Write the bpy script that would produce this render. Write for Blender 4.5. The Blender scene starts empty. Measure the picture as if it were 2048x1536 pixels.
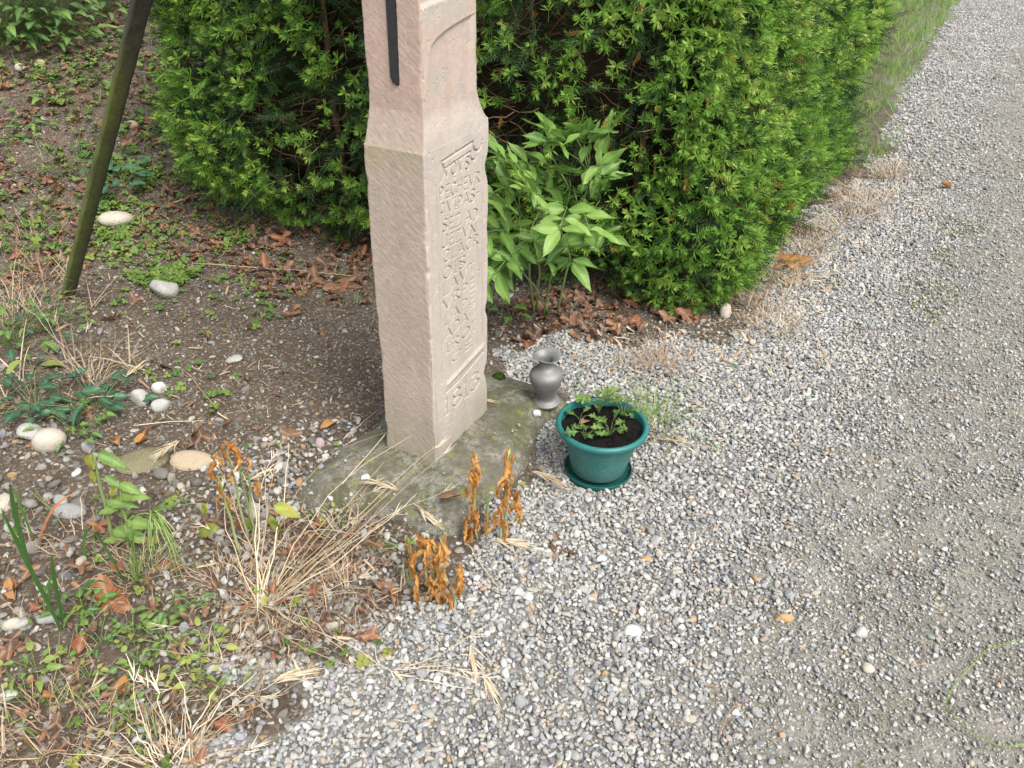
import bpy, math, random
import numpy as np
from mathutils import Vector, Matrix, Euler

R = math.radians
random.seed(7)
rng = np.random.default_rng(11)
SC = bpy.context.scene
COL = SC.collection

# ------------------------------------------------------------------ camera
CAM_H, PITCH, ROLL, FPX = 1.5, R(33), R(1.4), 1600.0
_fw = np.array([0, math.cos(PITCH), -math.sin(PITCH)])
_up0 = np.array([0, math.sin(PITCH), math.cos(PITCH)])
_rt0 = np.array([1.0, 0, 0])
_rt = _rt0 * math.cos(ROLL) + _up0 * math.sin(ROLL)
_up = -_rt0 * math.sin(ROLL) + _up0 * math.cos(ROLL)
_eye = np.array([0, 0, CAM_H])
cd = bpy.data.cameras.new('camera')
cd.sensor_width = 36.0
cd.lens = FPX / 2048 * 36.0
cd.clip_start = 0.05
cd.clip_end = 400
cam = bpy.data.objects.new('camera', cd)
cam.matrix_world = Matrix(((_rt[0], _up[0], -_fw[0], 0), (_rt[1], _up[1], -_fw[1], 0),
                           (_rt[2], _up[2], -_fw[2], CAM_H), (0, 0, 0, 1)))
COL.objects.link(cam)
SC.camera = cam

# ------------------------------------------------------------------ light
SUN_EL, SUN_AZ = R(54), R(146)      # azimuth clockwise from +Y: light comes from the right, a little behind the viewer
world = bpy.data.worlds.new('World')
SC.world = world
world.use_nodes = True
wn, wl = world.node_tree.nodes, world.node_tree.links
wn.clear()
wo = wn.new('ShaderNodeOutputWorld')
bg = wn.new('ShaderNodeBackground')
sky = wn.new('ShaderNodeTexSky')
sky.sky_type = 'NISHITA'
sky.sun_disc = False
sky.sun_elevation = SUN_EL
sky.sun_rotation = SUN_AZ
sky.dust_density = 3.0
hsv = wn.new('ShaderNodeHueSaturation')
hsv.inputs['Saturation'].default_value = 0.30
wl.new(sky.outputs[0], hsv.inputs['Color'])
wl.new(hsv.outputs[0], bg.inputs[0])
bg.inputs[1].default_value = 0.15
wl.new(bg.outputs[0], wo.inputs[0])
sd = bpy.data.lights.new('sun', 'SUN')
sd.energy = 1.55
sd.angle = R(24)
sd.color = (1.0, 0.95, 0.86)
sun = bpy.data.objects.new('sun', sd)
_sv = Vector((math.sin(SUN_AZ) * math.cos(SUN_EL), math.cos(SUN_AZ) * math.cos(SUN_EL), math.sin(SUN_EL)))
sun.rotation_euler = _sv.to_track_quat('Z', 'Y').to_euler()
sun.location = (0, 0, 8)
COL.objects.link(sun)
SC.view_settings.view_transform = 'Standard'
SC.view_settings.look = 'None'
SC.view_settings.gamma = 1.0
SC.view_settings.use_curve_mapping = False
SC.view_settings.exposure = 1.22
SC.cycles.max_bounces = 6
SC.cycles.transparent_max_bounces = 4

# ------------------------------------------------------------------ noise, projection, ground height
def _hash(ix, iy, seed):
    n = (ix.astype(np.int64) * 374761393 + iy.astype(np.int64) * 668265263 + seed * 1442695041) & 0x7fffffff
    n = ((n ^ (n >> 13)) * 1274126177) & 0x7fffffff
    n = ((n ^ (n >> 16)) * 2246822519) & 0x7fffffff
    return (n & 0xffffff) / float(0xffffff)

def vn(x, y, seed=0):
    x = np.asarray(x, float); y = np.asarray(y, float)
    x, y = np.broadcast_arrays(x, y)
    ix, iy = np.floor(x), np.floor(y)
    fx, fy = x - ix, y - iy
    fx = fx * fx * (3 - 2 * fx); fy = fy * fy * (3 - 2 * fy)
    a, b = _hash(ix, iy, seed), _hash(ix + 1, iy, seed)
    c, d = _hash(ix, iy + 1, seed), _hash(ix + 1, iy + 1, seed)
    return (a * (1 - fx) + b * fx) * (1 - fy) + (c * (1 - fx) + d * fx) * fy - 0.5

def fbm(x, y, seed=0, octv=4, gain=0.5):
    s, a = 0.0, 1.0
    x = np.asarray(x, float); y = np.asarray(y, float)
    for k in range(octv):
        s = s + a * vn(x * 2 ** k + 13.7 * k, y * 2 ** k - 7.3 * k, seed + 31 * k)
        a *= gain
    return s

def sstep(a, b, x):
    t = np.clip((x - a) / (b - a), 0, 1)
    return t * t * (3 - 2 * t)

def HG(x, y):
    x = np.asarray(x, float); y = np.asarray(y, float)
    t = np.maximum((y - 3.45) * 0.95 + (-0.9 - x) * 0.30, 0)
    bank = 0.33 * t * t / (t + 0.5) * sstep(-0.75, -1.35, x)
    bank = np.minimum(bank, 2.2)
    return bank + 0.022 * fbm(x * 1.3, y * 1.3, 3, 3) + 0.010 * fbm(x * 6, y * 6, 5, 2)

def proj(P):
    d = np.asarray(P, float) - _eye
    w = d @ _fw
    w = np.where(np.abs(w) < 1e-6, 1e-6, w)
    return 1024 + FPX * (d @ _rt) / w, 768 - FPX * (d @ _up) / w, w

def ray(px, py):
    return (px - 1024) / FPX * _rt + (768 - py) / FPX * _up + _fw

def G(px, py, dz=0.0):
    d = ray(px, py)
    ts = np.concatenate([np.linspace(0.3, 12, 240), np.geomspace(12.3, 60, 60)])
    q = _eye + ts[:, None] * d
    hit = np.nonzero(q[:, 2] <= HG(q[:, 0], q[:, 1]))[0]
    i = hit[0] if len(hit) else len(ts) - 1
    a, b = ts[max(i - 1, 0)], ts[i]
    for _ in range(16):
        m = (a + b) / 2
        p = _eye + m * d
        if p[2] > float(HG(p[0], p[1])): a = m
        else: b = m
    p = _eye + b * d
    return Vector((p[0], p[1], float(HG(p[0], p[1])) + dz))

def RY(px, py, y):
    d = ray(px, py)
    return Vector(_eye + d * (y / d[1]))

def inpoly(x, y, poly):
    x = np.asarray(x); y = np.asarray(y)
    r = np.zeros(x.shape, bool)
    n = len(poly)
    for i in range(n):
        x1, y1 = poly[i]; x2, y2 = poly[(i + 1) % n]
        c = ((y1 > y) != (y2 > y)) & (x < (x2 - x1) * (y - y1) / ((y2 - y1) + 1e-12) + x1)
        r ^= c
    return r

def gpoly(pts):
    return [tuple(G(*p)[:2]) for p in pts]

# ------------------------------------------------------------------ materials
class NT:
    def __init__(self, name):
        self.m = bpy.data.materials.new(name)
        self.m.use_nodes = True
        self.t = self.m.node_tree
        self.t.nodes.clear()
        self.out = self.n('ShaderNodeOutputMaterial')
    def n(self, kind, **kw):
        nd = self.t.nodes.new(kind)
        for k, v in kw.items():
            if k in nd.inputs.keys():
                self.s(nd.inputs[k], v)
            else:
                setattr(nd, k, v)
        return nd
    def s(self, sock, v):
        if isinstance(v, bpy.types.NodeSocket):
            self.t.links.new(v, sock)
        else:
            if isinstance(v, (tuple, list)) and len(v) == 3 and sock.type == 'RGBA':
                v = (*v, 1)
            sock.default_value = v
    def noise(self, vec, scale, detail=4, rough=0.55, out=0, dim='3D', w=None):
        nd = self.n('ShaderNodeTexNoise', noise_dimensions=dim)
        nd.inputs['Scale'].default_value = scale
        nd.inputs['Detail'].default_value = detail
        nd.inputs['Roughness'].default_value = rough
        if vec is not None: self.s(nd.inputs['Vector'], vec)
        if w is not None: self.s(nd.inputs['W'], w)
        return nd.outputs[out]
    def voro(self, vec, scale, out='Distance', feature='F1'):
        nd = self.n('ShaderNodeTexVoronoi', feature=feature)
        nd.inputs['Scale'].default_value = scale
        if vec is not None: self.s(nd.inputs['Vector'], vec)
        return nd.outputs[out]
    def ramp(self, fac, stops, interp='LINEAR'):
        nd = self.n('ShaderNodeValToRGB')
        cr = nd.color_ramp
        cr.interpolation = interp
        while len(cr.elements) > 1: cr.elements.remove(cr.elements[-1])
        for i, (p, c) in enumerate(stops):
            e = cr.elements[0] if i == 0 else cr.elements.new(p)
            e.position = p
            e.color = (*c, 1) if not isinstance(c, (int, float)) else (c, c, c, 1)
        self.s(nd.inputs[0], fac)
        return nd.outputs[0]
    def mix(self, fac, a, b, mode='MIX'):
        nd = self.n('ShaderNodeMix', data_type='RGBA', blend_type=mode)
        self.s(nd.inputs[0], fac); self.s(nd.inputs[6], a); self.s(nd.inputs[7], b)
        return nd.outputs[2]
    def math(self, op, a, b=0.0):
        nd = self.n('ShaderNodeMath', operation=op)
        self.s(nd.inputs[0], a); self.s(nd.inputs[1], b)
        return nd.outputs[0]
    def attr(self, name, kind='GEOMETRY', out='Fac'):
        nd = self.n('ShaderNodeAttribute', attribute_name=name, attribute_type=kind)
        return nd.outputs[out]
    def obco(self):
        return self.n('ShaderNodeTexCoord').outputs['Object']
    def pos(self):
        return self.n('ShaderNodeNewGeometry').outputs['Position']
    def bump(self, h, strength=0.5, dist=0.01, prev=None):
        nd = self.n('ShaderNodeBump')
        nd.inputs['Strength'].default_value = strength
        nd.inputs['Distance'].default_value = dist
        self.s(nd.inputs['Height'], h)
        if prev is not None: self.s(nd.inputs['Normal'], prev)
        return nd.outputs[0]
    def bsdf(self, color, rough=0.8, bump=None, spec=0.3, metal=0.0, trans=0.0, transcol=None):
        b = self.n('ShaderNodeBsdfPrincipled')
        self.s(b.inputs['Base Color'], color)
        self.s(b.inputs['Roughness'], rough)
        b.inputs['Specular IOR Level'].default_value = spec
        b.inputs['Metallic'].default_value = metal
        if bump is not None: self.s(b.inputs['Normal'], bump)
        o = b.outputs[0]
        if trans:
            tr = self.n('ShaderNodeBsdfTranslucent')
            self.s(tr.inputs[0], transcol if transcol is not None else color)
            mx = self.n('ShaderNodeMixShader')
            mx.inputs[0].default_value = trans
            self.s(mx.inputs[1], o); self.s(mx.inputs[2], tr.outputs[0])
            o = mx.outputs[0]
        self.t.links.new(o, self.out.inputs[0])
        return self.m

def leafmat(name, stops, kind='INSTANCER', rough=0.5, trans=0.3, vein=None, spec=0.35, blotch=0.25, bl_scale=60, blotch_to=None):
    """Foliage whose shade is picked leaf by leaf along STOPS by the attribute 'tint'."""
    t = NT(name)
    c = t.ramp(t.attr('tint', kind), stops)
    o = t.obco()
    nz = t.noise(o, bl_scale, 3)
    if blotch_to is not None:
        c = t.mix(t.ramp(nz, [(0.5, 0.0), (0.68, 1.0)]), c, blotch_to)
    c = t.mix(blotch, c, t.ramp(nz, [(0.3, 0.35), (0.7, 1.0)]), 'MULTIPLY')
    if vein:
        v = t.attr('vein')
        c = t.mix(t.math('MULTIPLY', v, 0.6), c, vein)
        xyz = t.n('ShaderNodeSeparateXYZ'); t.s(xyz.inputs[0], o)
        ph = t.math('SUBTRACT', xyz.outputs[1], t.math('MULTIPLY', t.math('ABSOLUTE', xyz.outputs[0]), 0.9))
        wv = t.math('POWER', t.math('ABSOLUTE', t.math('SINE', t.math('MULTIPLY', ph, 300.0))), 10.0)
        c = t.mix(t.math('MULTIPLY', wv, 0.28), c, vein)
    return t.bsdf(c, rough, t.bump(nz, 0.25, 0.002), spec, 0, trans)

# ------------------------------------------------------------------ mesh tools
class MB:
    def __init__(self):
        self.v, self.f, self.t, self.vein = [], [], [], []
    def add(self, verts, faces, tint=0.5, vein=None):
        o = len(self.v)
        self.v.extend([tuple(p) for p in verts])
        self.f.extend([tuple(i + o for i in f) for f in faces])
        self.t.extend([tint] * len(verts) if np.isscalar(tint) else list(tint))
        self.vein.extend([0.0] * len(verts) if vein is None else list(vein))
    def ribbon(self, pts, w, tint=0.5, side=None, fold=0.0):
        """A blade along PTS, W wide at each point; FOLD lifts the two edges."""
        pts = [Vector(p) for p in pts]
        n = len(pts)
        ws = [w] * n if np.isscalar(w) else w
        vs, fs = [], []
        for i, p in enumerate(pts):
            d = (pts[min(i + 1, n - 1)] - pts[max(i - 1, 0)])
            if d.length < 1e-9: d = Vector((0, 0, 1))
            d.normalize()
            s = Vector(side) if side is not None else d.cross(Vector((0, 0, 1)))
            s = s - d * s.dot(d)
            if s.length < 1e-4: s = d.orthogonal()
            s.normalize()
            u = s.cross(d)
            if fold:
                vs += [p - s * ws[i] / 2 + u * fold * ws[i], p, p + s * ws[i] / 2 + u * fold * ws[i]]
            else:
                vs += [p - s * ws[i] / 2, p + s * ws[i] / 2]
        k = 3 if fold else 2
        for i in range(n - 1):
            for j in range(k - 1):
                a = i * k + j
                fs.append((a, a + 1, a + k + 1, a + k))
        self.add(vs, fs, tint)
    def tube(self, pts, r, sides=5, tint=0.5, cap=True):
        pts = [Vector(p) for p in pts]
        n = len(pts)
        rs = [r] * n if np.isscalar(r) else r
        vs, fs = [], []
        ref = None
        for i, p in enumerate(pts):
            d = (pts[min(i + 1, n - 1)] - pts[max(i - 1, 0)])
            if d.length < 1e-9: d = Vector((0, 0, 1))
            d.normalize()
            if ref is None: ref = d.orthogonal()
            s = (ref - d * ref.dot(d))
            if s.length < 1e-5: s = d.orthogonal()
            s.normalize(); ref = s
            u = d.cross(s)
            for k in range(sides):
                a = 2 * math.pi * k / sides
                vs.append(p + (s * math.cos(a) + u * math.sin(a)) * rs[i])
        for i in range(n - 1):
            for k in range(sides):
                a, b = i * sides + k, i * sides + (k + 1) % sides
                fs.append((a, b, b + sides, a + sides))
        if cap:
            fs.append(tuple(range(sides - 1, -1, -1)))
            fs.append(tuple((n - 1) * sides + k for k in range(sides)))
        self.add(vs, fs, tint)
    def mesh(self, name, mat, smooth=True):
        me = bpy.data.meshes.new(name)
        me.from_pydata(self.v, [], self.f)
        if smooth: me.polygons.foreach_set('use_smooth', [True] * len(me.polygons))
        a = me.attributes.new('tint', 'FLOAT', 'POINT'); a.data.foreach_set('value', self.t)
        a = me.attributes.new('vein', 'FLOAT', 'POINT'); a.data.foreach_set('value', self.vein)
        me.materials.append(mat)
        me.update()
        return me
    def build(self, name, mat, parent=None, smooth=True, **kw):
        return link(name, self.mesh(name, mat, smooth), parent, **kw)

def link(name, data, parent=None, loc=None, rot=None, scl=None, kind=None, tint=None, label=None):
    o = bpy.data.objects.new(name, data)
    COL.objects.link(o)
    if parent is not None: o.parent = parent
    if loc is not None: o.location = loc
    if rot is not None: o.rotation_euler = rot
    if scl is not None: o.scale = (scl, scl, scl) if np.isscalar(scl) else scl
    if kind: o['kind'] = kind
    if tint is not None: o['tint'] = float(tint)
    if label: o['label'] = label
    return o

def tag(o, label, cat, group=None):
    o['label'] = label; o['category'] = cat
    if group: o['group'] = group
    return o

def thing(name, label, cat, loc=(0, 0, 0), group=None):
    return tag(link(name, None, loc=loc), label, cat, group)

def gridmesh(name, V, nu, nv, mat, wrap=False):
    """V: (nv, nu, 3) array of vertices to a quad sheet."""
    me = bpy.data.meshes.new(name)
    idx = np.arange(nv * nu).reshape(nv, nu)
    if wrap:
        nx = np.roll(idx, -1, 1)
        q = np.stack([idx[:-1], nx[:-1], nx[1:], idx[1:]], -1).reshape(-1, 4)
    else:
        q = np.stack([idx[:-1, :-1], idx[:-1, 1:], idx[1:, 1:], idx[1:, :-1]], -1).reshape(-1, 4)
    V = V.reshape(-1, 3)
    me.vertices.add(len(V)); me.vertices.foreach_set('co', V.astype(np.float32).ravel())
    me.loops.add(q.size); me.loops.foreach_set('vertex_index', q.astype(np.int32).ravel())
    me.polygons.add(len(q))
    me.polygons.foreach_set('loop_start', (np.arange(len(q)) * 4).astype(np.int32))
    me.polygons.foreach_set('use_smooth', np.ones(len(q), bool))
    me.update(calc_edges=True)
    me.materials.append(mat)
    return me

def fattr(me, name, vals):
    a = me.attributes.new(name, 'FLOAT', 'POINT')
    a.data.foreach_set('value', np.asarray(vals, np.float32).ravel())

def lathe(name, prof, mat, seg=48, wob=None):
    a = np.linspace(0, 2 * np.pi, seg, endpoint=False)
    V = np.zeros((len(prof), seg, 3))
    for i, (r, z) in enumerate(prof):
        V[i, :, 0] = r * np.cos(a); V[i, :, 1] = r * np.sin(a); V[i, :, 2] = z
    if wob is not None: V = wob(V, a)
    return gridmesh(name, V, seg, len(prof), mat, wrap=True)

def scatter(name, P, ROT, SCL, PID, TINT, protos, parent=None):
    """One object of kind stuff: meshes PROTOS[PID] set at points P by geometry nodes."""
    n = len(P)
    me = bpy.data.meshes.new(name)
    me.vertices.add(n); me.vertices.foreach_set('co', np.asarray(P, np.float32).ravel())
    SCL = np.asarray(SCL, np.float32)
    if SCL.ndim == 1: SCL = np.repeat(SCL[:, None], 3, 1)
    for nm, ty, val, key in (('rot', 'FLOAT_VECTOR', ROT, 'vector'), ('scl', 'FLOAT_VECTOR', SCL, 'vector'),
                             ('pid', 'INT', PID, 'value'), ('tint', 'FLOAT', TINT, 'value')):
        a = me.attributes.new(nm, ty, 'POINT')
        a.data.foreach_set(key, np.asarray(val, np.int32 if ty == 'INT' else np.float32).ravel())
    kinds = bpy.data.collections.new(name + '_kinds')
    for i, m in enumerate(protos):
        kinds.objects.link(bpy.data.objects.new('%s_kind_%02d' % (name, i), m))
    o = link(name, me, parent, kind='stuff')
    ng = bpy.data.node_groups.new(name, 'GeometryNodeTree')
    ng.interface.new_socket('Geometry', in_out='INPUT', socket_type='NodeSocketGeometry')
    ng.interface.new_socket('Geometry', in_out='OUTPUT', socket_type='NodeSocketGeometry')
    N, L = ng.nodes, ng.links
    gi, go = N.new('NodeGroupInput'), N.new('NodeGroupOutput')
    ci = N.new('GeometryNodeCollectionInfo')
    ci.inputs['Collection'].default_value = kinds
    ci.inputs['Separate Children'].default_value = True
    ci.inputs['Reset Children'].default_value = True
    ip = N.new('GeometryNodeInstanceOnPoints')
    ip.inputs['Pick Instance'].default_value = True
    def na(nm, ty):
        a = N.new('GeometryNodeInputNamedAttribute'); a.data_type = ty; a.inputs['Name'].default_value = nm
        return a.outputs['Attribute']
    e2r = N.new('FunctionNodeEulerToRotation')
    L.new(na('rot', 'FLOAT_VECTOR'), e2r.inputs[0])
    L.new(gi.outputs[0], ip.inputs['Points'])
    L.new(ci.outputs[0], ip.inputs['Instance'])
    L.new(na('pid', 'INT'), ip.inputs['Instance Index'])
    L.new(e2r.outputs[0], ip.inputs['Rotation'])
    L.new(na('scl', 'FLOAT_VECTOR'), ip.inputs['Scale'])
    L.new(ip.outputs[0], go.inputs[0])
    md = o.modifiers.new('scatter', 'NODES'); md.node_group = ng
    return o

def jgrid(x0, x1, y0, y1, sp):
    nx, ny = int((x1 - x0) / sp), int((y1 - y0) / sp)
    gx, gy = np.meshgrid(np.arange(nx), np.arange(ny))
    x = x0 + (gx.ravel() + rng.random(nx * ny)) * sp
    y = y0 + (gy.ravel() + rng.random(nx * ny)) * sp
    return x, y

def inview(x, y, mx=350, top=-80, bot=1800):
    px, py, w = proj(np.stack([x, y, HG(x, y)], -1))
    return (w > 0.2) & (px > -mx) & (px < 2048 + mx) & (py > top) & (py < bot)

def reul(n):
    return rng.random((n, 3)) * 2 * np.pi

# ------------------------------------------------------------------ ground
GRAVEL = gpoly([(300, 1570), (470, 1450), (620, 1345), (800, 1250), (900, 1130), (1010, 1060), (1040, 960), (1060, 880),
                (1130, 800), (1010, 760), (985, 690), (1120, 690), (1250, 712), (1420, 690), (1490, 610), (1545, 500), (1640, 420),
                (1750, 330), (1790, 200), (1880, 60), (1920, -40)]) + [(7.4, 14.5), (14, 34), (40, 34), (40, -2), (3, -2), (-0.5, 0.3)]
def gravel_at(x, y, soft=0.10):
    j = soft
    return inpoly(x + j * fbm(x * 5, y * 5, 41, 3) * 2, y + j * fbm(x * 5, y * 5, 42, 3) * 2, GRAVEL)

def track_at(x, y):
    """0 loose gravel, 1 compacted wheel track: a band beside and beyond the loose strip, along the lane."""
    dx, dy = 0.515, 0.857
    s = x * dy - y * dx               # distance to the right of a line through the origin along the lane
    q = s + 0.14 * fbm(x * 1.6, y * 1.6, 61, 3)
    t1 = 0.85 * sstep(-0.42, 0.10, q)
    near = sstep(0.55, 0.2, np.abs(x - 0.42 - 0.2 * (y - 1.1))) * sstep(1.9, 1.2, y)
    return np.clip(np.maximum(t1, 0.12 * near), 0, 1)

xs = np.unique(np.concatenate([-np.geomspace(3.2, 120, 26)[::-1], np.linspace(-3.2, 3.4, 300), np.geomspace(3.4, 120, 26)]))
ys = np.unique(np.concatenate([-np.geomspace(0.4, 60, 16)[::-1], np.linspace(-0.3, 6.2, 290), np.geomspace(6.2, 200, 34)]))
X, Y = np.meshgrid(xs, ys)
soil = 1.0 - gravel_at(X, Y, 0.12).astype(float)
for _ in range(3):
    p = np.pad(soil, 1, 'edge')
    soil = (p[1:-1, 1:-1] * 2 + p[:-2, 1:-1] + p[2:, 1:-1] + p[1:-1, :-2] + p[1:-1, 2:]) / 6
Z = HG(X, Y) + 0.006 * fbm(X * 22, Y * 22, 8, 3)
g = NT('ground_soil_and_grit')
P_ = g.pos()
so, tk = g.attr('soil'), g.attr('track')
n1, n2, n3 = g.noise(P_, 9, 5), g.noise(P_, 70, 5, 0.65), g.noise(P_, 320, 3, 0.7)
vo = g.voro(P_, 130, 'Color'); vd = g.voro(P_, 130)
soilc = g.mix(n1, (0.043, 0.0325, 0.0235), (0.122, 0.091, 0.064))
soilc = g.mix(g.ramp(n2, [(0.5, 0.0), (0.75, 0.7)]), soilc, (0.13, 0.105, 0.08))
gritc = g.mix(n2, (0.10, 0.094, 0.082), (0.245, 0.23, 0.203))
gritc = g.mix(g.math('MULTIPLY', tk, 0.75), gritc, g.mix(n2, (0.115, 0.100, 0.076), (0.25, 0.226, 0.182)))
sp_ = g.n('ShaderNodeSeparateColor'); g.s(sp_.inputs[0], vo)
gritc = g.mix(0.50, gritc, g.ramp(sp_.outputs[0], [(0, (0.11, 0.10, 0.09)), (0.4, (0.22, 0.21, 0.19)), (0.7, (0.31, 0.29, 0.25)), (0.9, (0.17, 0.18, 0.18)), (1, (0.42, 0.40, 0.37))]))
soilc = g.mix(g.math('MULTIPLY', g.ramp(sp_.outputs[1], [(0.72, 0.0), (0.8, 1.0)]), 0.5), soilc, gritc)
gritc = g.mix(g.math('MULTIPLY', g.ramp(n1, [(0.48, 0.0), (0.66, 1.0)]), 0.35), gritc, (0.10, 0.10, 0.055))
col = g.mix(g.ramp(g.math('ADD', so, g.math('MULTIPLY', g.math('SUBTRACT', n2, 0.5), 0.7)), [(0.35, 0.0), (0.65, 1.0)]), gritc, soilc)
bh = g.math('ADD', g.math('MULTIPLY', n2, 0.6), g.math('SUBTRACT', g.math('MULTIPLY', n3, 0.5), g.math('MULTIPLY', vd, 0.5)))
gm = g.bsdf(col, 0.95, g.bump(bh, 0.9, 0.006), 0.15)
me = gridmesh('ground', np.stack([X, Y, Z], -1), len(xs), len(ys), gm)
fattr(me, 'soil', soil); fattr(me, 'track', track_at(X, Y))
link('ground', me, kind='structure')

# ------------------------------------------------------------------ pebbles: shapes
import bmesh
def pebble(seed, angular, flat):
    r = np.random.default_rng(seed)
    bm = bmesh.new()
    bmesh.ops.create_icosphere(bm, subdivisions=3, radius=1.0)
    V = np.array([v.co[:] for v in bm.verts])
    if angular:
        for k in range(r.integers(9, 14)):
            n = r.normal(size=3); n /= np.linalg.norm(n)
            d = 0.48 + 0.36 * r.random()
            s = V @ n - d
            V -= np.outer(np.maximum(s, 0), n) * 0.93
    else:
        for k in range(5):
            n = r.normal(size=3); n /= np.linalg.norm(n)
            V *= (1 + 0.12 * np.sin(2.2 * (V @ n) + r.random() * 6))[:, None]
    V *= np.array([1.0, 0.62 + 0.3 * r.random(), flat * (0.8 + 0.4 * r.random())])
    for v, c in zip(bm.verts, V): v.co = c
    me = bpy.data.meshes.new('pebble')
    bm.to_mesh(me); bm.free()
    me.polygons.foreach_set('use_smooth', [True] * len(me.polygons))
    return me

def stonemat(name, stops, speck=0.35, kind='INSTANCER', rough=0.75):
    t = NT(name)
    w = t.attr('tint', kind)
    c = t.ramp(w, stops, 'CONSTANT')
    o = t.obco()
    nz = t.noise(o, 1.6, 5, 0.65, dim='4D', w=t.math('MULTIPLY', w, 91.7))
    fz = t.noise(o, 9, 3, 0.6, dim='4D', w=t.math('MULTIPLY', w, 37.3))
    c = t.mix(speck, c, t.ramp(nz, [(0.25, 0.35), (0.75, 1.0)]), 'MULTIPLY')
    c = t.mix(t.ramp(fz, [(0.60, 0.0), (0.72, 0.35)]), c, (0.55, 0.53, 0.49))
    c = t.mix(t.ramp(fz, [(0.26, 0.35), (0.38, 0.0)]), c, (0.07, 0.065, 0.055))
    return t.bsdf(c, rough, t.bump(fz, 0.35, 0.1), 0.25)

GREY = [(0.0, (0.34, 0.335, 0.315)), (0.15, (0.43, 0.42, 0.40)), (0.32, (0.26, 0.26, 0.255)), (0.46, (0.41, 0.395, 0.355)), (0.58, (0.31, 0.32, 0.30)),
        (0.67, (0.485, 0.475, 0.455)), (0.76, (0.19, 0.195, 0.205)), (0.82, (0.40, 0.35, 0.275)), (0.87, (0.29, 0.30, 0.32)), (0.94, (0.53, 0.522, 0.505)),
        (0.952, (0.36, 0.285, 0.24)), (0.967, (0.42, 0.29, 0.17)), (0.976, (0.33, 0.285, 0.305)), (0.986, (0.13, 0.13, 0.14))]
EARTH = [(0.0, (0.17, 0.155, 0.135)), (0.3, (0.27, 0.25, 0.21)), (0.5, (0.15, 0.135, 0.115)), (0.65, (0.40, 0.36, 0.29)), (0.8, (0.24, 0.23, 0.22)),
         (0.92, (0.48, 0.455, 0.405)), (0.95, (0.36, 0.22, 0.11))]
m_gravel = stonemat('gravel_stone', GREY)
m_earth = stonemat('garden_stone', EARTH)
def kinds(seed0, n_ang, n_round, flat, mat):
    L = [pebble(seed0 + i, True, flat) for i in range(n_ang)] + [pebble(seed0 + 50 + i, False, flat) for i in range(n_round)]
    for m in L: m.materials.append(mat)
    return L
gravel_kinds = kinds(100, 12, 2, 0.60, m_gravel)
earth_kinds = kinds(200, 3, 8, 0.62, m_earth)

KEEP_OUT = []      # (x, y, r) circles in which no loose stones lie
def put_stones(name, x, y, size, pk, sink=0.2, tilt=0.5, tint=None, seed=0):
    n = len(x)
    for (cx, cy, cr) in KEEP_OUT:
        k = (x - cx) ** 2 + (y - cy) ** 2 > cr * cr
        x, y, size = x[k], y[k], size[k]
        if tint is not None: tint = tint[k]
    n = len(x)
    rot = np.stack([rng.normal(0, tilt, n), rng.normal(0, tilt, n), rng.random(n) * 6.283], -1)
    z = HG(x, y) + size * (0.30 - sink + 0.35 * rng.random(n))
    scl = (size / 2)[:, None] * (0.85 + 0.3 * rng.random((n, 3)))
    return scatter(name, np.stack([x, y, z], -1), rot, scl, rng.integers(0, len(pk), n), rng.random(n) if tint is None else tint, pk)
POT_C = G(1195, 941)
KEEP_OUT.append((POT_C.x, POT_C.y, 0.095))
FOOT = [(595, 1000), (612, 962), (660, 925), (712, 886), (760, 860), (800, 800), (880, 760), (985, 752), (1040, 768), (1120, 800), (1132, 815), (1085, 850),
        (1062, 892), (1050, 930), (1010, 975), (955, 1010), (915, 1070), (860, 1062), (800, 1035), (730, 1022), (650, 1012)]
FOOTW = gpoly(FOOT)

# loose and compacted gravel of the lane
def gravel_layer(name, x0, x1, y0, y1, sp, smin, smax, p_loose, p_track, sink, pk=None):
    x, y = jgrid(x0, x1, y0, y1, sp)
    k = inview(x, y)
    x, y = x[k], y[k]
    gr = gravel_at(x, y, 0.13)
    tr = track_at(x, y)
    clump = sstep(-0.25, 0.15, fbm(x * 3.2, y * 3.2, 77, 3))
    worn = tr * sstep(-.12, .22, fbm(x * 1.9 + 4, y * 1.3, 78, 3))
    pr = np.where(gr, (p_loose * (1 - tr) + p_track * tr) * (0.80 + 0.20 * clump) * (1 - (.5 if smax > .012 else 0) * worn), 0)
    k = (rng.random(len(x)) < pr) & ~inpoly(x, y, FOOTW)
    x, y = x[k], y[k]
    u = rng.random(len(x)) ** 2.0
    size = (smin + (smax - smin) * u) * (1 - 0.30 * tr[k])
    return put_stones(name, x, y, size, pk or gravel_kinds, sink)
gravel_layer('gravel', -1.2, 4.2, 0.45, 4.6, 0.0096, 0.0105, 0.0225, 0.98, 0.66, 0.18)
gravel_layer('gravel', -1.2, 4.2, 0.45, 4.6, 0.044, 0.020, 0.033, 0.55, 0.36, 0.15)
gravel_layer('gravel', -1.2, 3.2, 0.45, 3.4, 0.0086, 0.005, 0.0105, 0.55, 0.96, 0.12)
gravel_layer('gravel', 0.8, 11.0, 4.6, 13.5, 0.020, 0.014, 0.030, 0.96, 0.72, 0.2)

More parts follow.
